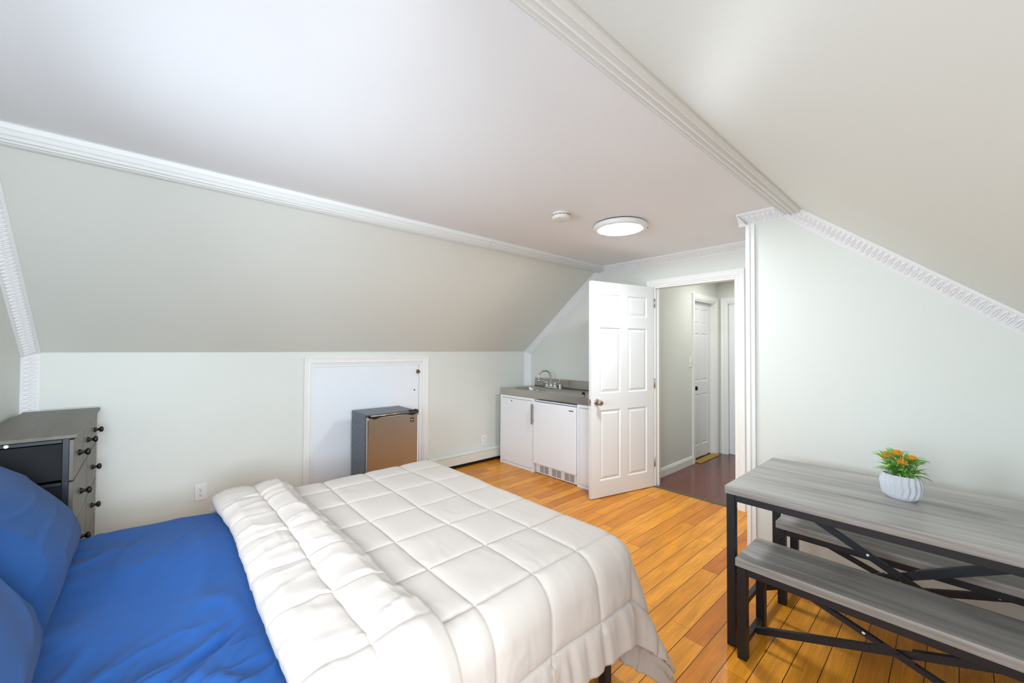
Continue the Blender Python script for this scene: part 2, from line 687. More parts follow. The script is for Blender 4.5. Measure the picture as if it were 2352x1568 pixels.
# end wall with the door opening
DY0, DY1, DZ = 1.305, 2.095, 2.045
b = MB()
b.prism([(YK, 0), (YK, ZK), (YL, ZC), (DY1, ZC), (DY1, 0)], lambda u, v, k: (XE + k * T, u, v))
b.box((XE, DY0, DZ), (XE + T, DY1, ZC))
b.box((XE, 0.95, 0), (XE + T, DY0, ZC))
struct(b.build('wall_end', M['wall']))
# wall behind the table, with its short return to the end wall
b = MB()
b.prism([(YB, 0), (YB, ZC), (YR, ZC), (YKR, ZK), (YKR, 0)], lambda u, v, k: (XB + k * T, u, v))
b.box((XB + T, YB - T, 0), (XE, YB, ZC))
struct(b.build('wall_table_side', M['wall']))

# hall beyond the door
HY, HX = 2.19, 5.76
H1X0, H1X1, H1Z = 5.02, 5.66, 2.03
b = MB()
b.box((XE + T, HY, 0), (H1X0, HY + T, 2.40))
b.box((H1X1, HY, 0), (HX + .2, HY + T, 2.40))
b.box((H1X0, HY, H1Z), (H1X1, HY + T, 2.40))
b.box((H1X0 - .1, HY + .1 + T, 0), (H1X1 + .1, HY + .14 + T, 2.40))
struct(b.build('wall_hall_left', M['wall']))
b = MB()
b.box((HX, 2.08, 0), (HX + T, HY, 2.40))
b.box((HX, 1.28, 2.03), (HX + T, 2.08, 2.40))
b.box((HX, 0.9, 0), (HX + T, 1.28, 2.40))
struct(b.build('wall_hall_end', M['wall']))
slab('wall_hall_right', [(XE + T, 1.0, 0), (HX, 1.0, 0), (HX, 1.0, 2.4), (XE + T, 1.0, 2.4)], (0, 1, 0), M['wall'])
slab('ceiling_hall', [(XE + T, 0.9, 2.40), (HX + .1, 0.9, 2.40), (HX + .1, 2.4, 2.40), (XE + T, 2.4, 2.40)], (0, 0, -1), M['ceil'])

# ---------------------------------------------------------------- trim
ntrim = [0]


def trim(b, mat=None, name=None, **kw):
    ntrim[0] += 1
    return struct(b.build(name or 'trim_%d' % ntrim[0], mat or M['trim'], **kw))


# fluted crown along the two ceiling edges


def fluted(yc, sgn, x0, x1, wa, wb, x_end=None):
    """yc: ceiling edge, sgn +1 for the left slope (towards +y)"""
    d = Vector((YK - YL, ZK - ZC)).normalized() if sgn > 0 else Vector((YR - YKR, ZK - ZC)).normalized()
    a = Vector((-wa, 0))
    c = Vector((d.x * wb, d.y * wb))
    nrm = Vector((-(c - a).y, (c - a).x)).normalized()
    if nrm.y > 0:
        nrm = -nrm
    prof = []
    nfl = 5
    prof.append(a)
    prof.append(a + nrm * 0.008)
    for k in range(nfl):
        for t, h in ((0.03, .022), (0.13, .022), (0.24, .007), (0.5, .001), (0.76, .007), (0.87, .022), (0.97, .022)):
            q = (k + t) / nfl * 0.94 + 0.03
            bow = 0.022 * math.sin(math.pi * q)
            prof.append(a + (c - a) * q + nrm * (h + bow))
    prof.append(c + nrm * 0.008)
    prof.append(c)
    prof.append(Vector((0, 0)) + Vector((0, -0.0005)))
    xs = [x0, x1]
    b = MB()
    poly = [(yc + sgn * p.x, ZC + p.y) for p in prof]
    return b.prism(poly, lambda u, v, k: (xs[k], u, v))


b = fluted(YL, 1, XG, 2.16, .055, .075)
trim(b)
b = fluted(YL, 1, 2.165, XE - .04, .05, .07)
trim(b)
b = fluted(YR, -1, XG, 2.05, .06, .085)
trim(b)
b = fluted(YR, -1, 2.055, XB - .03, .06, .085)
trim(b)


def ornate(path, fn, w=0.075, h=0.06, pitch=0.03):
    """crown with a raised row of long ovals and a bead row; path runs with the room on its left.
    fn(u, v, h): u, v in the wall plane, h out from the wall"""
    b = MB()
    A = Vector((0.004, h))
    B = Vector((w, 0.0))
    nn = Vector((h, w)).normalized()
    prof = [(0.0, h), (0.0, h + 0.0), (0.012, h + .002)]
    for t, e in ((0.16, .004), (0.2, -.001), (0.84, -.001), (0.88, .006), (0.96, .006), (1.0, .006)):
        p = A + (B - A) * t + nn * e
        prof.append((p.x, max(p.y, 0.001)))
    prof += [(w + .003, 0.0)]
    b.sweep(path, prof, fn)
    # the ovals
    P = [Vector(p) for p in path]
    for i in range(len(P) - 1):
        d = (P[i + 1] - P[i])
        L = d.length
        d = d / L
        n = Vector((-d.y, d.x))
        cnt = int((L - 0.06) / pitch)
        for k in range(cnt):
            s = 0.03 + (k + .5) * (L - 0.06) / cnt
            for kind in (0, 1, 2):
                if kind == 0:
                    t0, ra, rb, rise = 0.52, 0.33, 0.0095, .006
                elif kind == 1:
                    t0, ra, rb, rise = 0.52, 0.05, 0.003, .006
                    s2 = s + pitch * .5
                else:
                    t0, ra, rb, rise = 0.09, 0.05, 0.008, .006
                ss = s if kind != 1 else s2
                rings = []
                m = 12 if kind == 0 else 8
                for sc, hh in ((1.0, -.001), (0.85, rise), (0.55, rise), (0.35, rise * .0 if kind == 0 else rise)):
                    ring = []
                    for j in range(m):
                        an = 2 * math.pi * j / m
                        ca, sa = math.cos(an), math.sin(an)
                        ex = abs(ca) ** 0.8 * (1 if ca > 0 else -1)
                        along = ss + rb * sc * sa
                        tt = t0 + (ra - (1 - sc) * 0.09) * ex if kind == 0 else t0 + ra * sc * ca
                        q = A + (B - A) * tt + nn * hh
                        c = P[i] + d * along + n * q.x
                        ring.append(fn(c.x, c.y, q.y))
                    rings.append(ring)
                b.grid(rings, True, True)
                o = len(b.v) - m
                b.f.append(tuple(range(o, o + m)))
                b.s.append(True)
    return b


# gable wall (seen at the far left), end wall, table-side wall
trim(ornate([(YK, 0.30), (YK, ZK), (YL, ZC), (1.5, ZC)], lambda u, v, h: (XG + h, u, v), 0.06, 0.075, .027), M['crown'])
trim(ornate([(YK, 0.02), (YK, ZK), (YL, ZC), (YB, ZC)], lambda u, v, h: (XE - h, u, v), 0.07, 0.06, .027), M['crown'])
trim(ornate([(YB + .055, ZC), (YR, ZC), (YKR, ZK)], lambda u, v, h: (XB - h, u, v), 0.075, 0.06, .03), M['crown'])
# return of that crown along the short wall
trim(ornate([(XE - .06, ZC), (XB - .06, ZC)], lambda u, v, h: (u, YB + h, v), 0.07, 0.055, .03), M['crown'])
# corner bead on the edge of the table-side wall
b = MB()
b.prism([(XB - .012, YB - .045), (XB - .012, YB - .018), (XB - .018, YB - .016), (XB - .018, YB - .006), (XB - .012, YB - .004), (XB - .012, YB + .012), (XB + .05, YB + .012), (XB + .05, YB), (XB, YB), (XB, YB - .045)], lambda u, v, k: (u, v, (0, ZC - .07)[k]))
trim(b, bevel=.003)

CASE = [(0, 0), (0, .010), (.012, .012), (.018, .017), (.030, .015), (.046, .017), (.060, .020), (.066, .020), (.068, .0)]


def casing(path, fn):
    return MB().sweep(path, CASE, fn)


# main door casing and jamb (room side)
trim(casing([(DY0, 0), (DY0, DZ), (DY1, DZ), (DY1, 0)], lambda u, v, h: (XE - h, u, v)))
b = MB()
b.box((XE, DY0 - .001, 0), (XE + T, DY0 + .018, DZ))
b.box((XE, DY1 - .018, 0), (XE + T, DY1 + .001, DZ))
b.box((XE, DY0 + .018, DZ - .018), (XE + T, DY1 - .018, DZ + .001))
b.box((XE + .045, DY0 + .018, 0), (XE + .06, DY0 + .03, DZ - .018))
b.box((XE + .045, DY1 - .03, 0), (XE + .06, DY1 - .018, DZ - .018))
trim(b, name='trim_20', bevel=.002)
trim(MB().box((XE + .046, DY0 + .0175, .84), (XE + .075, DY0 + .0195, .94)), M['hole'], name='trim_21')
# hall casings
trim(casing([(H1X0, 0), (H1X0, H1Z), (H1X1, H1Z), (H1X1, 0)], lambda u, v, h: (u, HY - h, v)))
trim(casing([(1.28, 0), (1.28, 2.03), (2.08, 2.03), (2.08, 0)], lambda u, v, h: (HX - h, u, v)))
b = MB()
b.box((H1X0, HY, 0), (H1X0 + .015, HY + T, H1Z))
b.box((H1X1 - .015, HY, 0), (H1X1, HY + T, H1Z))
b.box((H1X0 + .015, HY, H1Z - .015), (H1X1 - .015, HY + T, H1Z))
trim(b, name='trim_22')
b = MB()
b.box((HX, 2.065, 0), (HX + T, 2.08, 2.03))
b.box((HX, 1.28, 0), (HX + T, 1.295, 2.03))
b.box((HX, 1.295, 2.015), (HX + T, 2.065, 2.03))
trim(b, name='trim_23')
# baseboards
BASE = [(0, 0), (0, .014), (.07, .014), (.082, .010), (.095, .006), (.098, 0)]
b = MB()
b.prism([(h, v) for v, h in BASE], lambda u, v, k: ((XE + T, H1X0 - .068)[k], HY - u, v))
struct(b.build('baseboard_hall', M['trim']))
b = MB()
b.prism([(h, v) for v, h in BASE], lambda u, v, k: (XB - u, (YKR, YB - .045)[k], v))
struct(b.build('baseboard_table_side', M['trim']))
b = MB()
b.prism([(h, v) for v, h in BASE], lambda u, v, k: ((XB + .05, XE)[k], YB + u, v))
struct(b.build('baseboard_return', M['trim']))
# thresholds
trim(MB().box((XE - .02, DY0, 0), (XE + .03, DY1, .007)), M['stripgrey'], name='trim_24', bevel=.003)
trim(MB().box((H1X0 + .015, HY - .07, 0), (H1X1 - .015, HY + .03, .010)), M['brass'], name='trim_25', bevel=.004)


# ---------------------------------------------------------------- doors
def six_panel(b, w, h, t, cols, rows):
    """slab in x (0..w), z (0..h), y (-t..0); both faces panelled"""
    us = [0] + [c for p in cols for c in p] + [w]
    zs = [0] + [c for p in rows for c in p] + [h]
    for side, y in ((1, 0.0), (-1, -t)):
        for i in range(len(us) - 1):
            for j in range(len(zs) - 1):
                u0, u1, z0, z1 = us[i], us[i + 1], zs[j], zs[j + 1]
                if i % 2 == 1 and j % 2 == 1:
                    rings = []
                    for ins, dep in ((0, 0), (.010, -.009), (.014, -.009), (.038, -.002)):
                        yy = y + side * dep
                        rings.append([(u0 + ins, yy, z0 + ins), (u1 - ins, yy, z0 + ins), (u1 - ins, yy, z1 - ins), (u0 + ins, yy, z1 - ins)])
                    b.grid(rings, False, True)
                    o = len(b.v) - 4
                    b.f.append((o, o + 1, o + 2, o + 3))
                    b.s.append(False)
                else:
                    b.add([(u0, y, z0), (u1, y, z0), (u1, y, z1), (u0, y, z1)], [(0, 1, 2, 3)])
    b.add([(0, 0, 0), (w, 0, 0), (w, 0, h), (0, 0, h), (0, -t, 0), (w, -t, 0), (w, -t, h), (0, -t, h)],
          [(0, 1, 5, 4), (1, 2, 6, 5), (2, 3, 7, 6), (3, 0, 4, 7)])
    return b


ROWS = [(.155, .815), (.973, 1.597), (1.711, 1.914)]


def knob(parent, x, z, y, side, mat):
    m = Matrix.Translation((x, y, z)) @ Matrix.Rotation(-side * math.pi / 2, 4, 'X')
    k = MB().lathe([(.012, .0), (.012, .028), (.02, .034), (.026, .044), (.0275, .054), (.024, .062), (.014, .066), (.0, .067)], m, 24).build('door_knob', mat, parent)
    MB().lathe([(.033, 0), (.033, .004), (.028, .010), (.016, .012), (.0, .012)], m, 24).build('rosette', mat, k)
    m2 = Matrix.Translation((x, y + side * .067, z)) @ Matrix.Rotation(-side * math.pi / 2, 4, 'X')
    MB().lathe([(.007, -.002), (.007, .002), (.0, .002)], m2, 12).build('lock_button', M['hole'], k)
    return k


door = six_panel(MB(), .81, 2.03, .035, [(.098, .352), (.45, .705)], ROWS).build('door_1', M['door'])
struct(door)
hinge = Vector((3.835, 2.085, 0.008))
tip = Vector((3.04, 2.285, 0.008))
dd = (tip - hinge).normalized()
door.location = hinge
door.rotation_euler = (0, 0, math.atan2(dd.y, dd.x))
# local +y (front, y=0) must look at the room: dd rotated by +90 deg is (-dd.y, dd.x) = towards -y
knob(door, .743, .893, 0.0, 1, M['nickel'])
knob(door, .743, .893, -.035, -1, M['nickel'])
lp = MB().box((.809, -.030, .862), (.8115, -.005, .922)).build('latch_plate', M['nickel'], door)
MB().prism([(.8115, -.027), (.8115, -.011), (.823, -.011)], lambda u, v, k: (u, v, .884 + k * .02)).build('latch_bolt', M['nickel'], lp)
for z in (.2, 1.0, 1.82):
    MB().cyl((-.006, .004, z), (-.006, .004, z + .09), .006, 10).build('hinge', M['nickel'], door)

d2 = struct(six_panel(MB(), H1X1 - H1X0 - .034, 2.0, .035, [(.08, .27), (.335, .525)], ROWS).build('door_2', M['door']))
d2.location = (H1X1 - .017, HY + .062, .012)
d2.rotation_euler = (0, 0, math.pi)
knob(d2, .545, .90, 0.0, 1, M['hole'])
d3 = struct(six_panel(MB(), .76, 2.0, .035, [(.09, .33), (.43, .67)], ROWS).build('door_3', M['door']))
d3.location = (HX + .03, 1.3, .008)
d3.rotation_euler = (0, 0, math.pi / 2)

# access panel in the knee wall
b = MB()
b.sweep([(PX0, 0.0), (PX0, PZ), (PX1, PZ), (PX1, 0.0)], [(o, h) for o, h in CASE], lambda u, v, h: (u, YK - h, v))
trim(b)
b = MB()
b.box((PX0, YK, 0), (PX0 + .02, YK + T, PZ))
b.box((PX1 - .035, YK, 0), (PX1, YK + T, PZ))
b.box((PX0 + .02, YK, PZ - .02), (PX1 - .035, YK + T, PZ))
trim(b, name='trim_26')
dp = MB().box((PX0 + .023, YK + .012, .02), (PX1 - .041, YK + .03, PZ - .023)).build('door_4', M['panelwhite'], bevel=.002)
struct(dp)
hx = PX1 - .045
b = MB()
b.box((hx - .022, YK - .001, 1.125), (hx + .004, YK + .012, 1.165))
b.cyl((hx - .03, YK - .006, 1.142), (hx + .016, YK - .006, 1.142), .006, 10)
b.box((hx + .001, YK - .004, 1.134), (hx + .014, YK + .001, 1.15))
b.build('brass_catch', M['darkbrass'], dp)
MB().cyl((2.145, YK + .0125, .945), (2.145, YK + .010, .945), .008, 12).build('screw_hole', M['hole'], dp)

# ---------------------------------------------------------------- baseboard heater
h = empty('baseboard_heater', (2.30, YK, 0), 'long low white baseboard heater running along the knee wall to the kitchenette', 'heater')
HL = 1.06
prof = [(0, .03), (0, .17), (-.02, .172), (-.05, .160), (-.062, .148), (-.055, .146), (-.052, .142), (-.056, .045), (-.05, .04)]
MB().prism(prof, lambda u, v, k: ((.07, HL)[k], u - .002, v)).build('cover', M['heater'], h, .002)
MB().prism([(0, .02), (0, .175), (-.03, .178), (-.056, .166), (-.068, .145), (-.07, .02)], lambda u, v, k: ((0, .085)[k], u - .001, v)).build('end_cap', M['heater'], h, .004)
MB().box((.07, -.035, .002), (HL, -.002, .038)).build('dark_gap', M['hole'], h)
MB().box((.085, -.058, .147), (HL, -.048, .1495)).build('slot', M['hole'], h)


# ---------------------------------------------------------------- outlets and switch
def outlet(loc, label):
    o = empty('wall_outlet', loc, label, 'outlet', 'outlets on the knee wall')
    p = MB().box((-.037, -.006, -.06), (.037, 0, .06)).build('cover_plate', M['plate'], o, .003)
    for z in (.021, -.021):
        m = Matrix.Translation((0, -.0055, z)) @ Matrix.Rotation(math.pi / 2, 4, 'X')
        s = MB().lathe([(.0172, 0), (.0172, .0025), (.016, .003), (.0, .003)], m, 24, False, 1, .82).build('socket', M['plate'], o)
        q = MB()
        q.box((-.0075, -.0095, z + .000), (-.005, -.0083, z + .008))
        q.box((.005, -.0095, z + .001), (.0072, -.0083, z + .0075))
        q.cyl((0, -.0095, z - .0065), (0, -.0083, z - .0065), .0028, 10)
        q.build('slots', M['hole'], s)
    MB().cyl((0, -.0075, 0), (0, -.0055, 0), .003, 10).build('screw', M['nickel'], o)
    return o


o1 = outlet((.307, YK - .0005, .272), 'white double outlet low on the knee wall between the dresser and the bed')
dup(o1, (3.105, YK - .0005, .262), 'white double outlet just above the baseboard heater beside the kitchenette')
s = empty('light_switch', (4.905, HY - .0005, 1.245), 'white toggle light switch on the hall wall beside the hall door', 'light switch')
MB().box((-.036, -.006, -.06), (.036, 0, .06)).build('cover_plate', M['plate'], s, .003)
MB().prism([(-.0055, -.012), (-.0055, .012), (-.016, .010), (-.016, .002)], lambda u, v, k: ((-.005, .005)[k], u, v)).build('toggle', M['plate'], s)

# ---------------------------------------------------------------- ceiling fittings
c = empty('ceiling_light', (2.615, 1.694, ZC), 'round flush white ceiling light, lit, in front of the door', 'ceiling light')
m = Matrix.Rotation(math.pi, 4, 'X')
MB().lathe([(.19, .006), (.195, .012), (.195, .032), (.188, .040), (.160, .042), (.158, .038), (.0, .038)], m, 64).build('frame', M['plate'], c)
MB().lathe([(.184, 0), (.184, .007), (.0, .007)], m, 48).build('base_plate', M['hole'], c)
MB().lathe([(.158, .0385), (.157, .041), (.0, .0415)], m, 64, True, 1, 1, True).build('diffuser', M['lamp'], c)
MB().box((.12, -.160, -.035), (.128, -.155, -.030)).build('clip', M['stripgrey'], c)
d = empty('smoke_detector', (2.105, 1.832, ZC), 'small round cream smoke detector on the ceiling beside the ceiling light', 'smoke detector')
MB().lathe([(.062, 0), (.064, .004), (.064, .016), (.060, .017)], m, 40).build('base', M['cream'], d)
MB().lathe([(.0, .018), (.060, .018), (.065, .021), (.065, .033), (.060, .042), (.050, .046), (.0, .046)], m, 40).build('cover', M['cream'], d)
b = MB()
for k in range(14):
    a = 2 * math.pi * k / 14
    p = Vector((math.cos(a) * .0625, math.sin(a) * .0625, -.0185))
    q = Vector((math.cos(a + .27) * .0625, math.sin(a + .27) * .0625, -.0185))
    b.obox(p, q, .006, .003)
b.build('vent_slots', M['hole'], d)
b = MB()
for k in (-1, 1):
    b.cyl((-.045 + k * .0, -.022 + k * .005, -.0465), (-.045, -.022 + k * .005, -.045), .002, 8)
b.build('indicator', M['hole'], d)

# ---------------------------------------------------------------- kitchenette
KY1, KYA, KYB, KY0 = 3.81, 3.225, 2.605, 2.26
KF = 3.255


def cabinet(y0, y1, label, handle_y, lock=False):
    o = empty('base_cabinet', (KF, y0, 0), label, 'cabinet', 'white metal base cabinets')
    w = y1 - y0
    b = MB()
    for p_, q_ in (((.002, 0, 0), (.54, .018, .835)), ((.002, w - .018, 0), (.54, w, .835)), ((.522, .018, 0), (.54, w - .018, .835)), ((.002, .018, 0), (.522, w - .018, .03))):
        b.box(p_, q_)
    b.build('body', M['appliance'], o, .004)
    fr = MB()
    for ya, yb, za, zb in ((0, .026, .0, .835), (w - .026, w, .0, .835), (.026, w - .026, .0, .03), (.026, w - .026, .805, .835)):
        fr.box((-.012, ya, za), (.001, yb, zb))
    fr.build('face_frame', M['appliance'], o, .002)
    MB().box((-.002, .026, .03), (.001, w - .026, .805)).build('door_gap', M['stripgrey'], o)
    dr = MB().box((-.013, .030, .034), (-.002, w - .030, .801)).build('door', M['appliance'], o, .003)
    # recessed finger pull
    n = 20
    rings = []
    for sc, dep in ((1.12, -.0135), (1.06, -.016), (.9, -.016), (.7, -.0135)):
        ring = []
        for k in range(n):
            a = 2 * math.pi * k / n
            cy, cz = math.cos(a) * .013 * sc, math.sin(a) * .013 * sc + (.042 if math.sin(a) > 0 else -.042)
            ring.append((dep, handle_y - y0 + cy, .615 + cz))
        rings.append(ring)
    hb = MB().grid(rings, True, True)
    q = len(hb.v) - n
    hb.f.append(tuple(range(q, q + n)))
    hb.s.append(False)
    hb.build('finger_pull', M['appliance'], dr)
    if lock:
        MB().cyl((-.0135, w * .64, .775), (-.016, w * .64, .775), .007, 12).build('lock', M['hole'], dr)
    return o


cabinet(KYA, KY1, 'white metal sink cabinet at the left end of the kitchenette beside the heater', KYA + .125, True)
cabinet(KY0, KYB, 'narrow white metal cabinet of the kitchenette, half hidden behind the open door', KYB - .115)
u = empty('undercounter_fridge', (KF, KYB + .006, 0), 'white undercounter fridge between the two kitchenette cabinets', 'fridge')
UW = KYA - KYB - .012
MB().box((.03, 0.004, .012), (.53, UW - .004, .80)).build('body', M['appliance'], u, .004)
MB().box((.002, .01, .808), (.52, UW - .01, .822)).build('top_panel', M['appliance'], u, .003)
MB().box((-.028, .0, .115), (.026, UW, .80)).build('door', M['appliance'], u, .006)
g = MB().box((.008, .012, .006), (.03, UW - .012, .108)).build('kick_grille', M['appliance'], u, .003)
for c0 in (.045, .225, .405):
    q = MB()
    for cc in range(2):
        for k in range(8):
            q.box((.0065, c0 + cc * .068, .022 + k * .0095), (.0085, c0 + .058 + cc * .068, .0265 + k * .0095))
    q.build('vent', M['stripgrey'], g)
hd = MB()
hd.box((-.060, UW - .012, .55), (-.046, UW + .012, .775))
hd.box((-.048, UW - .008, .575), (-.026, UW + .006, .60))
hd.box((-.048, UW - .008, .725), (-.026, UW + .006, .75))
hd.build('handle', M['steel'], u, .003)


def text_ob(name, body, size, mat, parent, loc, rot, extrude=.0006, bold=.0):
    cu = bpy.data.curves.new(name, 'FONT')
    cu.body = body
    cu.size = size
    cu.extrude = extrude
    cu.offset = bold
    cu.align_x = 'CENTER'
    cu.align_y = 'CENTER'
    o = bpy.data.objects.new(name, cu)
    COL.objects.link(o)
    bpy.context.view_layer.update()
    me = bpy.data.meshes.new_from_object(o.evaluated_get(bpy.context.evaluated_depsgraph_get()))
    bpy.data.objects.remove(o)
    me.materials.clear()
    me.materials.append(mat)
    r = bpy.data.objects.new(name, me)
    COL.objects.link(r)
    r.parent = parent
    r.location = loc
    r.rotation_euler = rot
    return r


# worktop with sink hole and backsplash
w = empty('worktop', (3.24, 2.25, .838), 'stainless steel kitchenette worktop with round-cornered sink and backsplash', 'worktop')
WX, WY, WH = .585, 1.56, .075
SX, SY, SA, SB = .245, 1.222, .17, .215
bm = bmesh.new()
outer = [bm.verts.new(p) for p in ((0, 0, WH), (WX, 0, WH), (WX, WY, WH), (0, WY, WH))]
nS = 48


def supel(k, a, bb, z, p=4.0):
    t = 2 * math.pi * k / nS
    c_, s_ = math.cos(t), math.sin(t)
    return (SX + a * abs(c_) ** (2 / p) * (1 if c_ > 0 else -1), SY + bb * abs(s_) ** (2 / p) * (1 if s_ > 0 else -1), z)


rim = [bm.verts.new(supel(k, SA, SB, WH)) for k in range(nS)]
ed = [bm.edges.new((outer[i], outer[(i + 1) % 4])) for i in range(4)] + [bm.edges.new((rim[i], rim[(i + 1) % nS])) for i in range(nS)]
bmesh.ops.triangle_fill(bm, use_beauty=True, use_dissolve=False, edges=ed)
low = [bm.verts.new(p) for p in ((0, 0, 0), (WX, 0, 0), (WX, WY, 0), (0, WY, 0))]
for i in range(4):
    bm.faces.new((outer[i], low[i], low[(i + 1) % 4], outer[(i + 1) % 4]))
bmesh.ops.recalc_face_normals(bm, faces=bm.faces)
me = bpy.data.meshes.new('top')
bm.to_mesh(me)
bm.free()
me.materials.append(M['steeltop'])
top = bpy.data.objects.new('top', me)
COL.objects.link(top)
top.parent = w
rows = []
for sc, z, p in ((1.0, WH, 4), (1.01, WH + .002, 4), (.985, WH - .004, 4), (.96, WH - .03, 4), (.94, WH - .10, 3.6), (.90, WH - .135, 3.4), (.8, WH - .15, 3), (.15, WH - .155, 2)):
    rows.append([supel(k, SA * sc, SB * sc, z, p) for k in range(nS)])
sk = MB().grid(rows, True, True)
o_ = len(sk.v) - nS
sk.f.append(tuple(range(o_, o_ + nS)))
sk.s.append(True)
sink = sk.build('sink_basin', M['steel'], w, fix=False)
MB().lathe([(.022, WH - .154), (.022, WH - .150), (.015, WH - .149), (.012, WH - .153), (.0, WH - .153)], Matrix.Translation((SX, SY, 0)), 20).build('drain', M['chrome'], sink)
b = MB().box((WX - .03, 0, WH + .002), (WX + .008, WY - .05, WH + .105))
b.build('backsplash', M['steel'], w, .005)
MB().box((WX - .033, 0, WH), (WX - .028, WY - .05, WH + .006)).build('seam', M['hole'], w)
# burner with its knob
kn = MB()
kn.lathe([(.024, WH), (.026, WH + .004), (.021, WH + .008)], Matrix.Translation((.12, .365, 0)), 20)
kn.build('knob_plate', M['chrome'], w)
kn = MB().lathe([(.017, WH + .008), (.017, WH + .024), (.014, WH + .027), (.0, WH + .027)], Matrix.Translation((.12, .365, 0)), 16)
kn.box((.105, .359, WH + .022), (.135, .371, WH + .036))
kn.build('burner_knob', M['black'], w, .001)
br = MB().lathe([(.10, WH), (.108, WH + .004), (.10, WH + .007), (.07, WH + .003), (.0, WH + .002)], Matrix.Translation((.25, .14, 0)), 32).build('drip_pan', M['chrome'], w)
pts = []
for k in range(120):
    a = k / 120 * 4.2 * 2 * math.pi
    pts.append((.25 + (.022 + .065 * k / 120) * math.cos(a), .14 + (.022 + .065 * k / 120) * math.sin(a), WH + .013))
MB().tube(pts, .005, 8).build('burner_coil', M['black'], br)

# faucet stands on the worktop behind the sink
f = empty('faucet', (3.70, 3.385, .839 + WH), 'chrome gooseneck faucet with two lever handles behind the sink', 'faucet')
MB().prism([(-.026, -.09), (.026, -.09), (.022, .09), (-.022, .09)], lambda u, v, k: (u * (1 - .25 * k), v * (1 - .06 * k), k * .022)).build('base', M['chrome'], f, .006)
pts = [(0, 0, .02), (0, 0, .06), (0, 0, .14)]
for k in range(1, 15):
    a = math.pi * k / 14 * 1.08
    pts.append((-.075 + .075 * math.cos(a), .0 + .03 * (1 - math.cos(a)), .14 + .075 * math.sin(a)))
e = Vector(pts[-1])
pts.append(e + Vector((-.004, .002, -.012)))
MB().tube(pts, .0105, 14).build('spout', M['chrome'], f)
MB().lathe([(.010, .0), (.0155, -.006), (.0155, -.026), (.012, -.028), (.0, -.028)], Matrix.Translation(pts[-1]), 16).build('aerator', M['chrome'], f)
MB().lathe([(.022, .02), (.020, .032), (.015, .040), (.013, .06)], None, 20).build('spout_collar', M['chrome'], f)
for s_ in (-1, 1):
    y = s_ * .068
    hb = MB().lathe([(.021, .018), (.019, .03), (.014, .036), (.014, .050), (.018, .056), (.018, .066), (.009, .072), (.0, .073)], Matrix.Translation((0, y, 0)), 18)
    hv = hb.build('handle', M['chrome'], f)
    lv = MB().tube([(0, y, .064), (-.012, y + s_ * .03, .072), (-.022, y + s_ * .075, .080)], .006, 10, [.008, .006, .0085])
    lv.build('lever', M['chrome'], hv)
sp = empty('side_sprayer', (3.70, 3.235, .839 + WH), 'small chrome side sprayer standing right of the gooseneck faucet', 'sprayer')
MB().lathe([(.024, 0), (.022, .012), (.014, .02), (.013, .05), (.016, .058)], None, 18).build('holder', M['chrome'], sp)
MB().tube([(0, 0, .05), (0, 0, .085), (-.004, -.006, .10), (-.022, -.03, .105)], .012, 12, [.012, .015, .017, .013]).build('spray_head', M['chrome'], sp)

# ---------------------------------------------------------------- mini fridge by the access panel
f = empty('mini_fridge', (1.405, 3.42, 0), 'stainless steel front mini fridge with speckled grey sides before the access panel', 'fridge')
FW, FD, FH = .485, .39, .815
MB().box((.006, .055, .02), (FW - .006, .055 + FD - .055, FH)).build('cabinet', M['speckle'], f, .004)
MB().box((.0, .040, .018), (FW, .056, FH - .005)).build('gasket', M['black'], f, .002)
dr = MB().box((0.0, 0.0, .045), (FW, .042, FH - .022)).build('door', M['steel'], f, .006)
cap = []
n = 40
for k in range(n + 1):
    t = k / n
    dip = .018 * (math.exp(-((t - .13) / .075) ** 2) + math.exp(-((t - .87) / .075) ** 2))
    cap.append((t, dip))
poly = [(t * FW, FH - .022 - dip) for t, dip in cap] + [(FW, FH - .002), (0, FH - .002)]
MB().prism(poly, lambda u, v, k: (u, -.006 + k * .05, v)).build('handle_rail', M['black'], dr)
MB().cyl((.02, -.008, FH - .010), (FW - .02, -.008, FH - .010), .006, 10).build('bright_strip', M['nickel'], dr)
MB().box((-.001, -.0015, .05), (.007, .002, FH - .045)).build('edge_trim', M['nickel'], dr)
MB().box((FW - .007, -.0015, .05), (FW + .001, .002, FH - .045)).build('edge_trim', M['plate'], dr)
hg = MB().box((FW - .075, .0, FH + .001), (FW + .004, .05, FH + .007))
hg.cyl((FW - .018, .02, FH - .006), (FW - .018, .02, FH + .012), .008, 12)
hg.build('hinge_cover', M['black'], f, .002)
bd = MB().sweep([(-.019, -.022), (.019, -.022), (.019, .022), (-.019, .022)], [(0, 0), (0, .0015), (.0035, .0015), (.0035, 0)], lambda u, v, h_: (FW - .062 + u, -h_, FH - .082 + v), True)
bd.box((FW - .062 - .012, -.0012, FH - .082 + .0045), (FW - .062 + .012, -.0002, FH - .082 + .014))
bd.box((FW - .062 - .012, -.0012, FH - .082 - .014), (FW - .062 + .012, -.0002, FH - .082 - .0045))
bg = bd.build('badge', M['black'], dr)
text_ob('badge_lettering', 'RCA', .010, M['plate'], bg, (FW - .062, -.001, FH - .082), (math.pi / 2, 0, 0), .0003, .0004)
for x_ in (.04, FW - .04):
    for y_ in (.09, FD - .04):
        MB().cyl((x_, y_, 0), (x_, y_, .021), .016, 12).build('foot', M['black'], f)
text_ob('logo', 'summit', .019, M['hole'], u, (-.0285, .060, .760), (math.pi / 2, 0, -math.pi / 2), .0005, .0008)

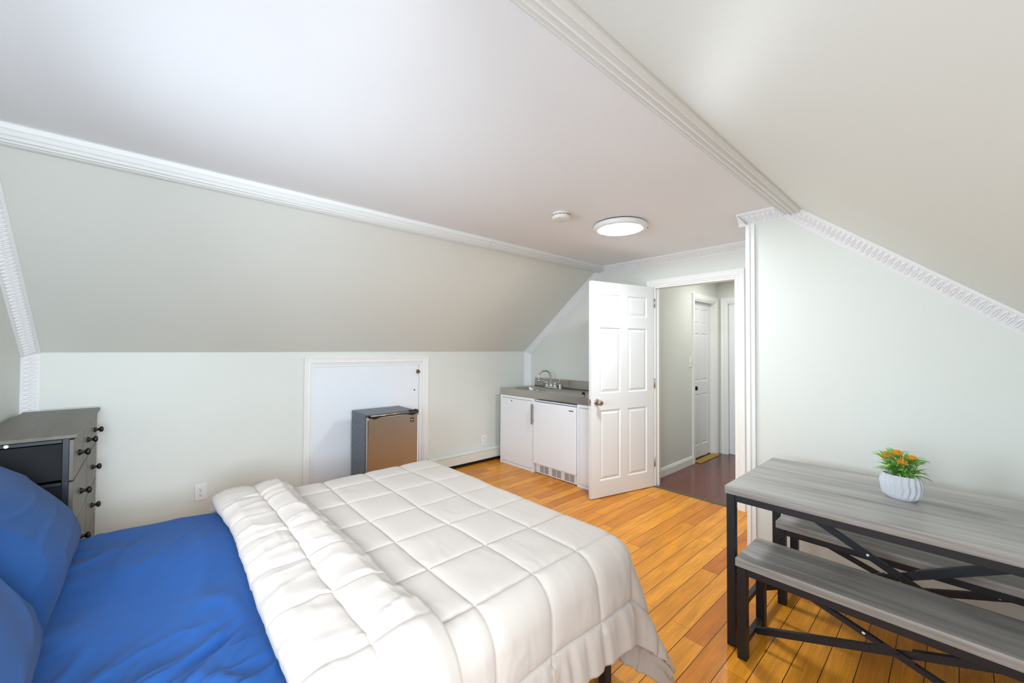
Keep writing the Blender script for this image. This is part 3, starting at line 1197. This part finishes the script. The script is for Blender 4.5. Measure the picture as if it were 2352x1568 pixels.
# ---------------------------------------------------------------- dresser
d = empty('dresser', (-.565, 2.71, 0), 'tall grey-brown drawer tower with black fabric sides between bed head and knee wall', 'dresser')
DW, DD, DH = 1.085, .315, 1.0
MB().box((-.004, -.005, DH - .018), (DD + .008, DW + .005, DH)).build('top', M['dresserwood'], d, .003)
fr = MB()
P = .022
for x_ in (0.0, DD - P - .018):
    for y_ in (0.0, DW - P):
        fr.box((x_, y_, .0), (x_ + P, y_ + P, DH - .018))
rowsz = [.105, .325, .555, .785, .978]
for z in (.09, .315, .545, .770, DH - .036):
    for y_ in (0.0, DW - P):
        fr.box((P, y_ + .002, z), (DD - P - .018, y_ + P - .002, z + .016))
    fr.box((DD - P - .016, P, z), (DD - .020, DW - P, z + .014))
fr.build('frame', M['blackmetal'], d, .002)
MB().box((.006, .008, .1), (.012, DW - .008, DH - .02)).build('back_cloth', M['blackfabric'], d)


def drawer(y0, y1, z0, z1):
    b = MB()
    w_ = DD - .030
    # fabric box: four sides and a base, slightly slack
    for ya, yb in ((y0 + .006, y0 + .012), (y1 - .012, y1 - .006)):
        b.box((.02, ya, z0 + .02), (w_, yb, z1 - .02))
    b.box((.02, y0 + .006, z0 + .012), (w_, y1 - .006, z0 + .02))
    b.box((.02, y0 + .012, z0 + .02), (.026, y1 - .012, z1 - .02))
    dw = b.build('drawer', M['blackfabric'], d)
    MB().box((DD - .022, y0 + .003, z0 + .004), (DD - .004, y1 - .003, z1 - .004)).build('drawer_front', M['dresserwood'], dw, .002)
    m_ = Matrix.Translation((DD - .004, (y0 + y1) / 2, (z0 + z1) / 2)) @ Matrix.Rotation(math.pi / 2, 4, 'Y')
    MB().lathe([(.015, 0), (.0145, .006), (.009, .012), (.007, .018), (.009, .022), (.0155, .026), (.0175, .032), (.0155, .038), (.007, .042), (.0, .0425)], m_, 20).build('knob', M['black'], dw)
    return dw


for j in range(3):
    drawer(.004 + j * DW / 3, (j + 1) * DW / 3 - .004, rowsz[3], rowsz[4])
for r_ in (2, 1, 0):
    for j in range(2):
        drawer(.004 + j * DW / 2, (j + 1) * DW / 2 - .004, rowsz[r_], rowsz[r_ + 1])
b = MB()
b.cyl((.115, -.0045, DH - .027), (.115, .004, DH - .027), .007, 14)
b.build('screw_cap', M['plate'], d)
MB().cyl((DD - P - .007, -.005, .775), (DD - P - .007, .003, .775), .008, 14).build('bolt', M['nickel'], d)

# ---------------------------------------------------------------- bed
BX0, BX1, BY0, BY1, BZ = -.54, 1.46, .955, 2.485, .60
bd = empty('bed_frame', (BX0, BY0, 0), 'black metal bed frame under the blue and beige bedding', 'bed')
BL, BW = BX1 - BX0, BY1 - BY0
for y_ in (.03, BW - .07):
    MB().box((0.02, y_, .27), (BL - .03, y_ + .04, .325)).build('side_rail', M['blackmetal'], bd, .003)
for x_ in (.02, BL - .07):
    MB().box((x_, .07, .27), (x_ + .04, BW - .07, .325)).build('end_rail', M['blackmetal'], bd, .003)
b = MB()
for k in range(9):
    x_ = .15 + k * (BL - .3) / 8
    b.box((x_ - .03, .07, .30), (x_ + .03, BW - .07, .322))
b.build('slats', M['blackmetal'], bd)
for x_ in (.04, BL / 2, BL - .075):
    for y_ in (.014, BW / 2, BW - .035):
        MB().box((x_ - .018, y_ - .018, 0), (x_ + .022, y_ + .018, .27)).build('leg', M['blackmetal'], bd, .003)


def sstep(a, b_, x):
    t = np.clip((x - a) / (b_ - a), 0, 1)
    return t * t * (3 - 2 * t)


class VNoise:
    """smooth value noise on numpy arrays"""

    def __init__(self, seed):
        self.t = np.random.default_rng(seed).random((256, 256))

    def __call__(self, x, y):
        x, y = np.asarray(x, float), np.asarray(y, float)
        i, j = np.floor(x).astype(int), np.floor(y).astype(int)
        u, v = x - i, y - j
        u, v = u * u * (3 - 2 * u), v * v * (3 - 2 * v)
        g = lambda a, b_: self.t[a % 256, b_ % 256]
        return (g(i, j) * (1 - u) + g(i + 1, j) * u) * (1 - v) + (g(i, j + 1) * (1 - u) + g(i + 1, j + 1) * u) * v - .5


def ridge(n, x, y, p=1.0):
    return (1 - 2 * np.abs(n(x, y))) ** p


def np_grid(name, Pm, mat, parent=None, solid=0.0):
    R, C_ = Pm.shape[:2]
    me = bpy.data.meshes.new(name)
    idx = np.arange(R * C_).reshape(R, C_)
    q = np.stack([idx[:-1, :-1], idx[1:, :-1], idx[1:, 1:], idx[:-1, 1:]], -1).reshape(-1, 4)
    me.from_pydata(Pm.reshape(-1, 3).tolist(), [], q.tolist())
    me.polygons.foreach_set('use_smooth', [True] * len(q))
    me.materials.append(mat)
    bm_ = bmesh.new()
    bm_.from_mesh(me)
    bmesh.ops.remove_doubles(bm_, verts=bm_.verts, dist=1e-5)
    bmesh.ops.recalc_face_normals(bm_, faces=bm_.faces)
    bm_.to_mesh(me)
    bm_.free()
    o = bpy.data.objects.new(name, me)
    COL.objects.link(o)
    if parent:
        o.parent = parent
    if solid:
        s_ = o.modifiers.new('solid', 'SOLIDIFY')
        s_.thickness = solid
        s_.offset = -1
    return o


def normals(Pm):
    du = np.gradient(Pm, axis=0)
    dv = np.gradient(Pm, axis=1)
    n_ = np.cross(du, dv)
    return n_ / (np.linalg.norm(n_, axis=2, keepdims=True) + 1e-9)


n1, n2, n3, n4 = VNoise(3), VNoise(8), VNoise(21), VNoise(33)


def rounded_sheet():
    """mattress in its fitted sheet: rounded box unrolled over the top"""
    r, hgt = .06, .265
    L, Wd = BX1 - BX0, BY1 - BY0
    nx, ny = 420, 320
    ex = np.linspace(-hgt, L + hgt, nx)
    ey = np.linspace(-hgt, Wd + hgt, ny)
    X, Y = np.meshgrid(ex, ey, indexing='ij')

    def fold(e, L_):
        over_lo = np.maximum(r - e, 0)
        over_hi = np.maximum(e - (L_ - r), 0)
        o_ = np.maximum(over_lo, over_hi)
        a = np.minimum(o_ / r, math.pi / 2)
        out = r * np.sin(a)
        drop = r * (1 - np.cos(a)) + np.maximum(o_ - r * math.pi / 2, 0)
        pos = np.where(over_lo > 0, r - out, np.where(over_hi > 0, L_ - r + out, e))
        return pos, drop
    px, dx = fold(X, L)
    py, dy = fold(Y, Wd)
    drop = np.maximum(dx, dy)
    Z = BZ - drop
    Pm = np.stack([BX0 + px, BY0 + py, Z], -1)
    # corner squeeze: round the plan corners
    N_ = normals(Pm)
    if N_[nx // 2, ny // 2, 2] < 0:
        N_ = -N_
    # slack creases fanning out from the middle of the bed, finer and deeper towards the near edge
    near = 1 + .9 * sstep(.95, .3, Y)
    hgt_ = np.zeros_like(X)
    for sd, ang, fu, fv, amp, pw in ((5, 26, 1.1, 3.6, .016, 6), (14, 14, 1.8, 6.5, .009, 7), (26, 40, 2.2, 7.0, .009, 7),
                                     (37, -18, 2.4, 5.5, .006, 8), (48, 65, 3.0, 6.0, .005, 8),
                                     (61, 20, 1.6, 8.0, .0045, 9), (72, 33, 1.9, 8.5, .0045, 9), (83, -5, 2.2, 8.0, .004, 9)):
        a = math.radians(ang)
        U = X * math.cos(a) + Y * math.sin(a)
        V = -X * math.sin(a) + Y * math.cos(a)
        na, nb, nc = VNoise(sd), VNoise(sd + 1), VNoise(sd + 2)
        warp = nb(U * 1.5, V * 1.5) * 1.1
        mask = sstep(-.02, .28, nc(U * 1.5 + 3, V * 2.2))
        hgt_ += amp * np.exp(-(na(U * fu + 7, V * fv + warp) * pw / .62) ** 2) * .75 * mask + amp * .35 * ridge(VNoise(sd + 3), U * fu * 1.6 + 2, V * fv * 1.5 + warp, min(pw, 7)) * mask
    hgt_ += n1(X * 2.2, Y * 2.6) * .016 + n2(X * 7, Y * 9) * .003
    hgt_ *= near * 1.7 * (.35 + .65 * sstep(.0, .16, Y)) * (1 - .85 * sstep(.70, .86, X))
    hgt_ = np.minimum(hgt_, .045)
    # tension folds along the near and far edges
    edge = sstep(.3, .0, Y) + sstep(Wd - .2, Wd, Y)
    hgt_ += edge * n3(X * 9 + Y * 6, Y * 2) * .008
    hgt_ -= .008
    Pm = Pm + N_ * hgt_[..., None]
    return Pm


sheet = np_grid('fitted_sheet', rounded_sheet(), M['blue'])
tag(sheet, 'royal blue fitted sheet with creases stretched over the mattress', 'bed sheet')


# comforter, unrolled cloth coordinates X (along the bed) and Y (across)
def comforter():
    r = .085
    x_edge, y_near, y_far = 1.50, .905, 2.515       # outer faces of the hang
    x0, yn, yf = x_edge - r, y_near + r, y_far - r   # where the bends start
    ztop = .606
    # path along the bed: the turned back flap first, then the body of the quilt
    path = [(.300, .006, 0), (.278, .004, 0), (.258, .012, 0), (.246, .028, 0), (.248, .046, 0), (.262, .060, 0), (.285, .068, 0)]
    for t in sorted(list(np.linspace(.30, .53, 26)) + [.4032, .4092, .4128, .415, .4172, .4208, .4268]):
        path.append((t, .070, 1))
    path += [(.548, .069, 0), (.566, .064, 0), (.580, .054, 0), (.586, .042, 0), (.584, .030, 0), (.576, .021, 0), (.582, .016, 0)]
    def fine(lo, hi, step, seams):
        g = list(np.arange(lo, hi, step)) + [hi]
        for c_ in seams:
            g = [q for q in g if abs(q - c_) > .0145] + [c_ + o_ for o_ in (-.012, -.007, -.0038, -.0018, 0, .0018, .0038, .007, .012) if lo < c_ + o_ < hi]
        return sorted(g)

    XS = [.74 + .245 * k for k in range(4)]
    YSM = [.985 + .262 * k for k in range(6)]
    for t in fine(.592, x0 + .56, .0085, XS + [x0 + .30]):
        path.append((t, .018, 2))
    path = np.array(path)
    ys = np.concatenate([np.linspace(yf + .45, yf + .02, 30), np.array(fine(yn, yf, .0085, YSM)[::-1]), np.array(fine(yn - .405, yn - .006, .0075, [yn - .25])[::-1])])
    X, Y = np.meshgrid(path[:, 0], ys, indexing='ij')
    lift = np.repeat(path[:, 1][:, None], len(ys), 1)
    zone = np.repeat(path[:, 2][:, None], len(ys), 1)
    # wandering of the flap edges
    wob = (n1(Y * 2.2, 0 * Y) * .035 + n2(Y * 6, 0 * Y + 5) * .012)
    foldx = n3(Y * 2.0, 0 * Y + 2) * .02
    in_flap = (X < .60) & (zone < 2)
    tfl = np.clip((X - .246) / (.586 - .246), 0, 1)
    X = X + np.where(in_flap, foldx * (1 - tfl) + wob * tfl, wob * sstep(.85, .59, X))
    CX_, CY_ = X.copy(), Y.copy()
    # ---- drape
    ox = np.maximum(X - x0, 0)
    oyn = np.maximum(yn - Y, 0)
    oyf = np.maximum(Y - yf, 0)
    oy = np.maximum(oyn, oyf)
    sgn = np.where(oyn > 0, -1.0, 1.0)
    d = np.hypot(ox, oy)
    th = np.arctan2(oy, ox + 1e-9)              # 0: foot, 90 deg: side
    a = np.minimum(d / r, math.pi / 2)
    out = r * np.sin(a)
    rest = np.maximum(d - r * math.pi / 2, 0)
    drop = r * (1 - np.cos(a)) + rest
    deg = np.degrees(th)
    corner = (ox > 0) & (oy > 0)
    fl = np.where(corner, .34 * np.exp(-((deg - 45) / 19) ** 2) - .10 * np.exp(-((deg - 74) / 7) ** 2) - .08 * np.exp(-((deg - 14) / 8) ** 2), 0)
    # near hang billows a little between folds, more to its hem
    sideband = (oyn > 0) & ~corner
    wave = n1(X * 5.0, Y * .6 + 3) * .05 + n2(X * 11, Y * 1.0) * .022
    wave_f = n1(Y * 5.0 + 9, X * .6) * .05 + n2(Y * 11 + 4, X) * .02
    s_in = np.where(corner, np.sin(th) ** 2 * 1.0, 1.0)
    hem = sstep(.08, .42, rest)
    out = out + rest * fl + hem * np.where(oy > 0, wave * s_in, 0) + hem * np.where((ox > 0), wave_f * np.where(corner, np.cos(th) ** 2, 1.0), 0)
    out = out + .05 * rest
    drop = drop * np.where(corner, 1 - .02 * np.exp(-((deg - 45) / 25) ** 2), 1)
    # hem rises and falls
    drop = drop + np.where(sideband, hem * n3(X * 2.5 + 1, 0 * X) * .05, 0)
    ux, uy = np.cos(th), np.sin(th)
    px = np.where(ox > 0, x0, X) + np.where(d > 0, out * ux, 0)
    py = np.where(oyn > 0, yn, np.where(oyf > 0, yf, Y)) + np.where(d > 0, out * uy * sgn, 0)
    pz = ztop - drop
    Pm = np.stack([px, py, pz], -1)
    base = np.stack([px, py, pz], -1)
    # normals of a lift-free drape
    N_ = normals(base)
    N_[N_[..., 2] < -0.2] *= -1
    up = N_[60, 80, 2]
    # rebuild analytic normals (robust inside the fold of the flap)
    nx_ = np.where(d > 0, np.sin(a) * ux, 0)
    ny_ = np.where(d > 0, np.sin(a) * uy * sgn, 0)
    nz_ = np.where(d > 0, np.cos(a), 1.0)
    N_ = np.stack([nx_, ny_, nz_], -1)
    N_ /= np.linalg.norm(N_, axis=2, keepdims=True)
    # ---- quilting
    def crease(c0, step, val, wobble):
        t = (val + wobble - c0) / step
        return np.abs(t - np.round(t)) * step
    wx = wy = 0.0
    dx_ = crease(.74, .245, X, wx)
    dxf = crease(.415, .245, X, wx)
    dy_ = crease(.985, .262, Y, wy)
    dxx = np.where(in_flap, dxf, dx_)
    # below the last cross seam the lengthwise seams stop (plain border)
    border = sstep(.30, .26, oyn) * sstep(.30, .26, ox)
    dxx = np.where(border > .5, dxx, 1.0)
    dyy = np.where((oyn < .25) & (ox < .30), dy_, 1.0)
    bl = np.abs(oyn - .25) + (oyn <= 0) * 1.0
    bl2 = np.abs(ox - .30) + (ox <= 0) * 1.0
    dist = np.minimum(np.minimum(dxx, dyy), np.minimum(bl, bl2))
    puff = .0105 * (1 - np.exp(-dist / .018)) - .0045 * np.exp(-(dist / .0035) ** 2)
    # wrinkles
    seamy = np.exp(-dist / .045)
    wr = n1(X * 9 + n2(X * 4, Y * 4) * 2, Y * 9) * .003 + n2(X * 40, Y * 9) * .0022 * seamy + ridge(n4, X * 34 + n1(X * 6, Y * 6) * 3, Y * 8, 3) * .0026 * sstep(-.1, .3, n3(X * 5, Y * 5))
    gather = np.where(oyn > 0, n2(X * 34 + n1(X * 5, Y * 5) * 2, Y * 5) * .016 * sstep(.24, .30, oyn) * (1 + .5 * n3(X * 6, Y * 2)), 0)
    gather = gather + np.where(ox > 0, n4(Y * 38, X * 5) * .010 * sstep(.28, .33, ox), 0)
    ga = math.radians(60)
    flapwr = np.where(in_flap, ridge(n3, X * 5 + Y * 1.5, Y * 13 - X * 4, 3) * .009 + n1(X * 6, Y * 24) * .006, 0)
    # foot-side half of the flap is plumper
    plump = np.where(in_flap & (zone == 1), .012 * np.sin(np.pi * np.clip((X - .415) / .16, 0, 1)), 0)
    h_ = lift + np.where(zone == 0, 0.4, 1.0) * puff * np.where(lift > .0175, 1, .3) + wr + gather + flapwr + plump
    Pm = Pm + N_ * h_[..., None]
    # the cloth is not laid quite straight: seams wander a little
    Pm[..., 0] += n4(X * 3, Y * 3) * .02
    Pm[..., 1] += n3(X * 3 + 7, Y * 3) * .02
    return Pm, X, Y


Pm, CX, CY = comforter()
com = np_grid('comforter', Pm, M['beige'], None, .016)
tag(com, 'beige quilted comforter with turned-back top edge hanging over the bed foot', 'comforter')


# pillows
def pillow(name, loc, ax_u, ax_v, hu, hv, th_, seed, label):
    u_, v_ = Vector(ax_u).normalized(), Vector(ax_v).normalized()
    n_ = u_.cross(v_).normalized()
    K = 72
    s = np.linspace(-1, 1, K)
    S, Tt = np.meshgrid(s, s, indexing='ij')
    # pulled-in sides, pointed corners
    pu = S * (1 - .07 * (1 - Tt ** 2) * np.abs(S) ** 3)
    pv = Tt * (1 - .10 * (1 - S ** 2) * np.abs(Tt) ** 3)
    prof = np.maximum((1 - np.abs(S) ** 2.6), 0) ** .55 * np.maximum((1 - np.abs(Tt) ** 2.4), 0) ** .55
    nA, nB = VNoise(seed), VNoise(seed + 50)
    edge = np.abs(S) ** 2 + np.abs(Tt) ** 2
    wr = nB(S * 1.6, Tt * 1.6) * .014
    for sd, ang, fu, fv, amp, pw in ((1, 35, .7, 2.4, .012, 8), (5, 60, .8, 3.2, .010, 10), (9, 10, .8, 3.0, .008, 10), (13, -40, .9, 3.0, .007, 10)):
        a_ = math.radians(ang)
        U = S * math.cos(a_) + Tt * math.sin(a_)
        V = -S * math.sin(a_) + Tt * math.cos(a_)
        na, nb, nc = VNoise(seed + sd), VNoise(seed + sd + 1), VNoise(seed + sd + 2)
        wr = wr + amp * ridge(na, U * fu + 7, V * fv + nb(U * 1.2, V * 1.2) * 1.2, pw) * sstep(-.05, .25, nc(U * 1.3 + 3, V * 1.8))
    wr = wr + nA(S * 16 + 3, Tt * 5) * .010 * np.clip(edge - .6, 0, 1)
    me_v = []
    obs = []
    for side in (1, -1):
        hgt = side * (prof * th_ / 2) + wr * prof * (1 if side > 0 else -1) + nB(S * 2 + 9, Tt * 2) * .006
        P_ = np.zeros((K, K, 3))
        for i in range(3):
            P_[..., i] = u_[i] * pu * hu + v_[i] * pv * hv + n_[i] * hgt + loc[i]
        obs.append(P_)
    b_ = MB()
    for P_, side in zip(obs, (1, -1)):
        b_.grid([[tuple(p) for p in row] for row in P_], True)
    me_ = bpy.data.meshes.new(name)
    me_.from_pydata(b_.v, [], b_.f)
    me_.polygons.foreach_set('use_smooth', [True] * len(b_.f))
    me_.materials.append(M['pillowblue'])
    bm_ = bmesh.new()
    bm_.from_mesh(me_)
    bmesh.ops.remove_doubles(bm_, verts=bm_.verts, dist=2e-4)
    bmesh.ops.recalc_face_normals(bm_, faces=bm_.faces)
    bm_.to_mesh(me_)
    bm_.free()
    o = bpy.data.objects.new(name, me_)
    COL.objects.link(o)
    tag(o, label, 'pillow', 'blue pillows at the bed head')
    return o


pillow('pillow', (-.385, 2.09, .785), (0, 1, 0), (-.56, 0, .68), .40, .27, .28, 11,
       'blue pillow leaning at the bed head on the dresser side')
pillow('pillow', (-.385, 1.29, .800), (0, 1, .04), (-.52, 0, .70), .40, .29, .29, 17,
       'blue pillow at the bed head nearest the bottom left corner of the photo')


# ---------------------------------------------------------------- table and benches
def trestle(name, loc, wx, ly, hz, top_t, leg, rail, label, cat, group, low, bar):
    """top wx deep (x), ly long (y), origin on the floor at its centre"""
    o = empty(name, loc, label, cat, group)
    a, l = wx / 2, ly / 2
    MB().box((-a, -l, hz - top_t), (a, l, hz)).build('top', M['tablewood'], o, .0015)
    zt = hz - top_t
    ix, iy = a - .004, l - .006
    for sx_ in (-1, 1):
        for sy_ in (-1, 1):
            MB().box((sx_ * ix, sy_ * iy, 0), (sx_ * (ix - leg), sy_ * (iy - leg), zt)).build('leg', M['blackmetal'], o, .002)
    for sx_ in (-1, 1):
        MB().box((sx_ * (ix - .003), -iy + leg, zt - rail), (sx_ * (ix - .025), iy - leg, zt)).build('side_rail', M['blackmetal'], o, .002)
    for sy_ in (-1, 1):
        MB().box((-ix + leg, sy_ * (iy - .003), zt - rail), (ix - leg, sy_ * (iy - .025), zt)).build('end_rail', M['blackmetal'], o, .002)
        MB().box((-ix + leg, sy_ * (iy - .006), low), (ix - leg, sy_ * (iy - .031), low + .025)).build('end_stretcher', M['blackmetal'], o, .002)
    y1 = iy - .03
    z0, z1 = low + .012, zt - .012
    for s_ in (-1, 1):
        p = Vector((s_ * .006, s_ * y1, z0))
        q = Vector((s_ * .006, -s_ * y1, z1))
        br_ = MB()
        br_.obox(p, q, .003, bar, (0, 0, 1))
        # L flange on the upper edge
        dn = (q - p).normalized()
        nn = Vector((1, 0, 0)).cross(dn).normalized()
        if nn.z < 0:
            nn = -nn
        mid = (p + q) / 2
        off = nn * (bar / 2 - .001) + Vector((s_ * .009, 0, 0))
        for t0, t1 in ((0.0, .455), (.545, 1.0)):
            br_.obox(p + (q - p) * t0 + off, p + (q - p) * t1 + off, .02, .0025, nn)
        bo = br_.build('cross_brace', M['blackmetal'], o)
        for t_ in ((.78,) if s_ > 0 else (.60,)):
            c_ = p + (q - p) * t_
            MB().cyl(c_ + Vector((-.004, 0, 0)), c_ + Vector((.004, 0, 0)), .0055, 12).build('screw_cap', M['plate'], bo)
    c_ = Vector((0, 0, (z0 + z1) / 2))
    MB().cyl(c_ + Vector((-.013, 0, 0)), c_ + Vector((.013, 0, 0)), .005, 12).build('bolt', M['blackmetal'], o)
    return o


TY = .172
trestle('dining_table', (2.432, TY, 0), .748, 1.166, .75, .036, .036, .032,
        'grey wood-top dining table on black metal frame with a potted plant', 'table', None, .12, .034)
bn = trestle('bench', (2.150, TY - .006, 0), .298, 1.05, .45, .036, .038, .033,
             'grey wood-top bench with black metal legs on the near side of the table', 'bench', 'benches at the dining table', .055, .028)
dup(bn, (2.745, TY - .010, 0), 'grey wood-top bench under the table along the wall')

# ---------------------------------------------------------------- potted plant
pp = empty('potted_plant', (2.455, .172, .75), 'green artificial plant with orange flowers in a wavy pale grey pot', 'potted plant', None, math.radians(-14))
rows = []
K, Hn = 96, 22
PH = .106
for j in range(Hn + 1):
    t = j / Hn
    row = []
    for k in range(K):
        a_ = 2 * math.pi * k / K
        z = t * PH
        base_r = .80 + .20 * math.sin(math.pi * min(1, (t + .05) / .75) * .5) if t < .7 else 1.0 - .10 * ((t - .7) / .3) ** 1.2
        if t < .12:
            base_r *= .80 + .20 * (t / .12) ** .8
        amp = .085 * min(1, max(0, (t - .1) / .08)) * (1 if t < .95 else .5)
        ph = 18 * a_ + 0.62 * math.sin(t * 10.5)
        wv = abs(math.sin(ph / 2)) ** .9 * 2 - 1
        rr = base_r * (1 + amp * wv)
        row.append((math.cos(a_) * .046 * rr, math.sin(a_) * .068 * rr, z))
    rows.append(row)
for sc, z in ((.88, PH), (.84, PH - .004), (.82, PH - .02)):
    rows.append([(math.cos(2 * math.pi * k / K) * .046 * sc, math.sin(2 * math.pi * k / K) * .068 * sc, z) for k in range(K)])
pb = MB().grid(rows, True, True)
pb.f.append(tuple(reversed(range(K))))
pb.s.append(False)
pb.build('pot', M['pot'], pp)
MB().lathe([(.86, PH - .021), (.86, PH - .018), (.0, PH - .014)], None, 40, True, .046, .068).build('soil', M['soil'], pp)
rnd = random.Random(5)


def leaf_blade(b_, base, direction, L, wmax, droop):
    """one narrow pointed leaf, curved, folded along its midrib"""
    d_ = Vector(direction).normalized()
    side = d_.cross(Vector((0, 0, 1))).normalized()
    n = 9
    rows_ = []
    p = Vector(base)
    dirv = d_.copy()
    for i in range(n + 1):
        t = i / n
        wd = wmax * (math.sin(math.pi * min(1, t * .92 + .08)) ** .8) * (1 - t * .25) if t < 1 else .0003
        up = side.cross(dirv).normalized()
        rows_.append([p - side * wd + up * wd * .35, p - side * wd * .5 + up * wd * .08, p, p + side * wd * .5 + up * wd * .08, p + side * wd + up * wd * .35])
        p = p + dirv * (L / n)
        dirv = (dirv + Vector((0, 0, -droop / n * (0.4 + 1.5 * t)))).normalized()
    b_.grid(rows_, True)


stems = []
for k in range(9):
    a_ = 2 * math.pi * k / 9 + rnd.uniform(-.3, .3)
    rr = rnd.uniform(.25, 1.0)
    base = Vector((math.cos(a_) * .022 * rr, math.sin(a_) * .04 * rr, PH - .018))
    tipv = Vector((math.cos(a_) * .030 * rr, math.sin(a_) * .062 * rr, PH + rnd.uniform(.05, .085)))
    stems.append((base, tipv))
sb = MB()
for p, q in stems:
    sb.tube([p, (p + q) / 2 + Vector((rnd.uniform(-.004, .004), rnd.uniform(-.004, .004), 0)), q], .0014, 6)
fl_pos = [Vector((.004, .012, PH + .088)), Vector((-.008, .044, PH + .072)), Vector((-.024, -.012, PH + .062)), Vector((.010, -.034, PH + .074))]
for q in fl_pos:
    sb.tube([(q.x * .4, q.y * .5, PH - .018), (q.x * .8, q.y * .85, PH + .04), q], .0014, 6)
sb.build('stems', M['stem'], pp)
for p, q in stems + [(Vector((f_.x * .5, f_.y * .5, PH)), f_ - Vector((0, 0, .014))) for f_ in fl_pos]:
    for lv, cnt, el in ((.05, 2, .35), (.40, 3, .45), (.90, 2, .65)):
        c_ = p + (q - p) * lv
        for k in range(cnt):
            a_ = rnd.uniform(0, 2 * math.pi)
            if lv < .2 and c_.z < PH:
                c_ = Vector((c_.x, c_.y, PH + .004))
            lb = MB()
            leaf_blade(lb, c_, (math.cos(a_), math.sin(a_) * 1.1, rnd.uniform(el - .25, el + .45)), rnd.uniform(.052, .080), rnd.uniform(.0068, .0105), rnd.uniform(.5, 1.3))
            stems_n = lb
            if 'leafmb' not in globals():
                leafmb = []
            leafmb.append(lb)
for lb in leafmb[:96]:
    lb.build('leaf', M['leaf'], pp, fix=False)
fo = MB()
for k in range(70):
    a_ = rnd.uniform(0, 2 * math.pi)
    rr = rnd.uniform(.2, 1.0)
    hz_ = rnd.uniform(.01, .07)
    leaf_blade(fo, (math.cos(a_) * .026 * rr, math.sin(a_) * .050 * rr, PH + hz_), (math.cos(a_), math.sin(a_) * 1.1, rnd.uniform(.3, 1.3)),
               rnd.uniform(.034, .056), rnd.uniform(.0055, .0085), rnd.uniform(.5, 1.3))
fo.build('foliage', M['leaf'], pp, fix=False)['kind'] = 'stuff'
for q in fl_pos:
    fb = MB()
    R0 = .0165
    for i in range(420):
        z_ = 1 - 2 * (i + .5) / 420
        if z_ < -.75:
            continue
        r_ = math.sqrt(1 - z_ * z_)
        ph = i * 2.399963
        dv = Vector((r_ * math.cos(ph), r_ * math.sin(ph), z_ * .95))
        p0 = q + dv * R0 * .6
        p1 = q + dv * (R0 + rnd.uniform(.002, .005))
        s1 = dv.orthogonal().normalized() * .0011
        s2 = dv.cross(s1).normalized() * .0011
        fb.add([p0 + s1, p0 - s1 * .5 + s2, p0 - s1 * .5 - s2, p1], [(0, 1, 3), (1, 2, 3), (2, 0, 3)])
    fb.lathe([(.0, -R0 * .8), (R0 * .55, -R0 * .6), (R0 * .82, 0), (R0 * .58, R0 * .6), (.0, R0 * .82)], Matrix.Translation(q), 14)
    fb.build('flower', M['flower'], pp, fix=False)
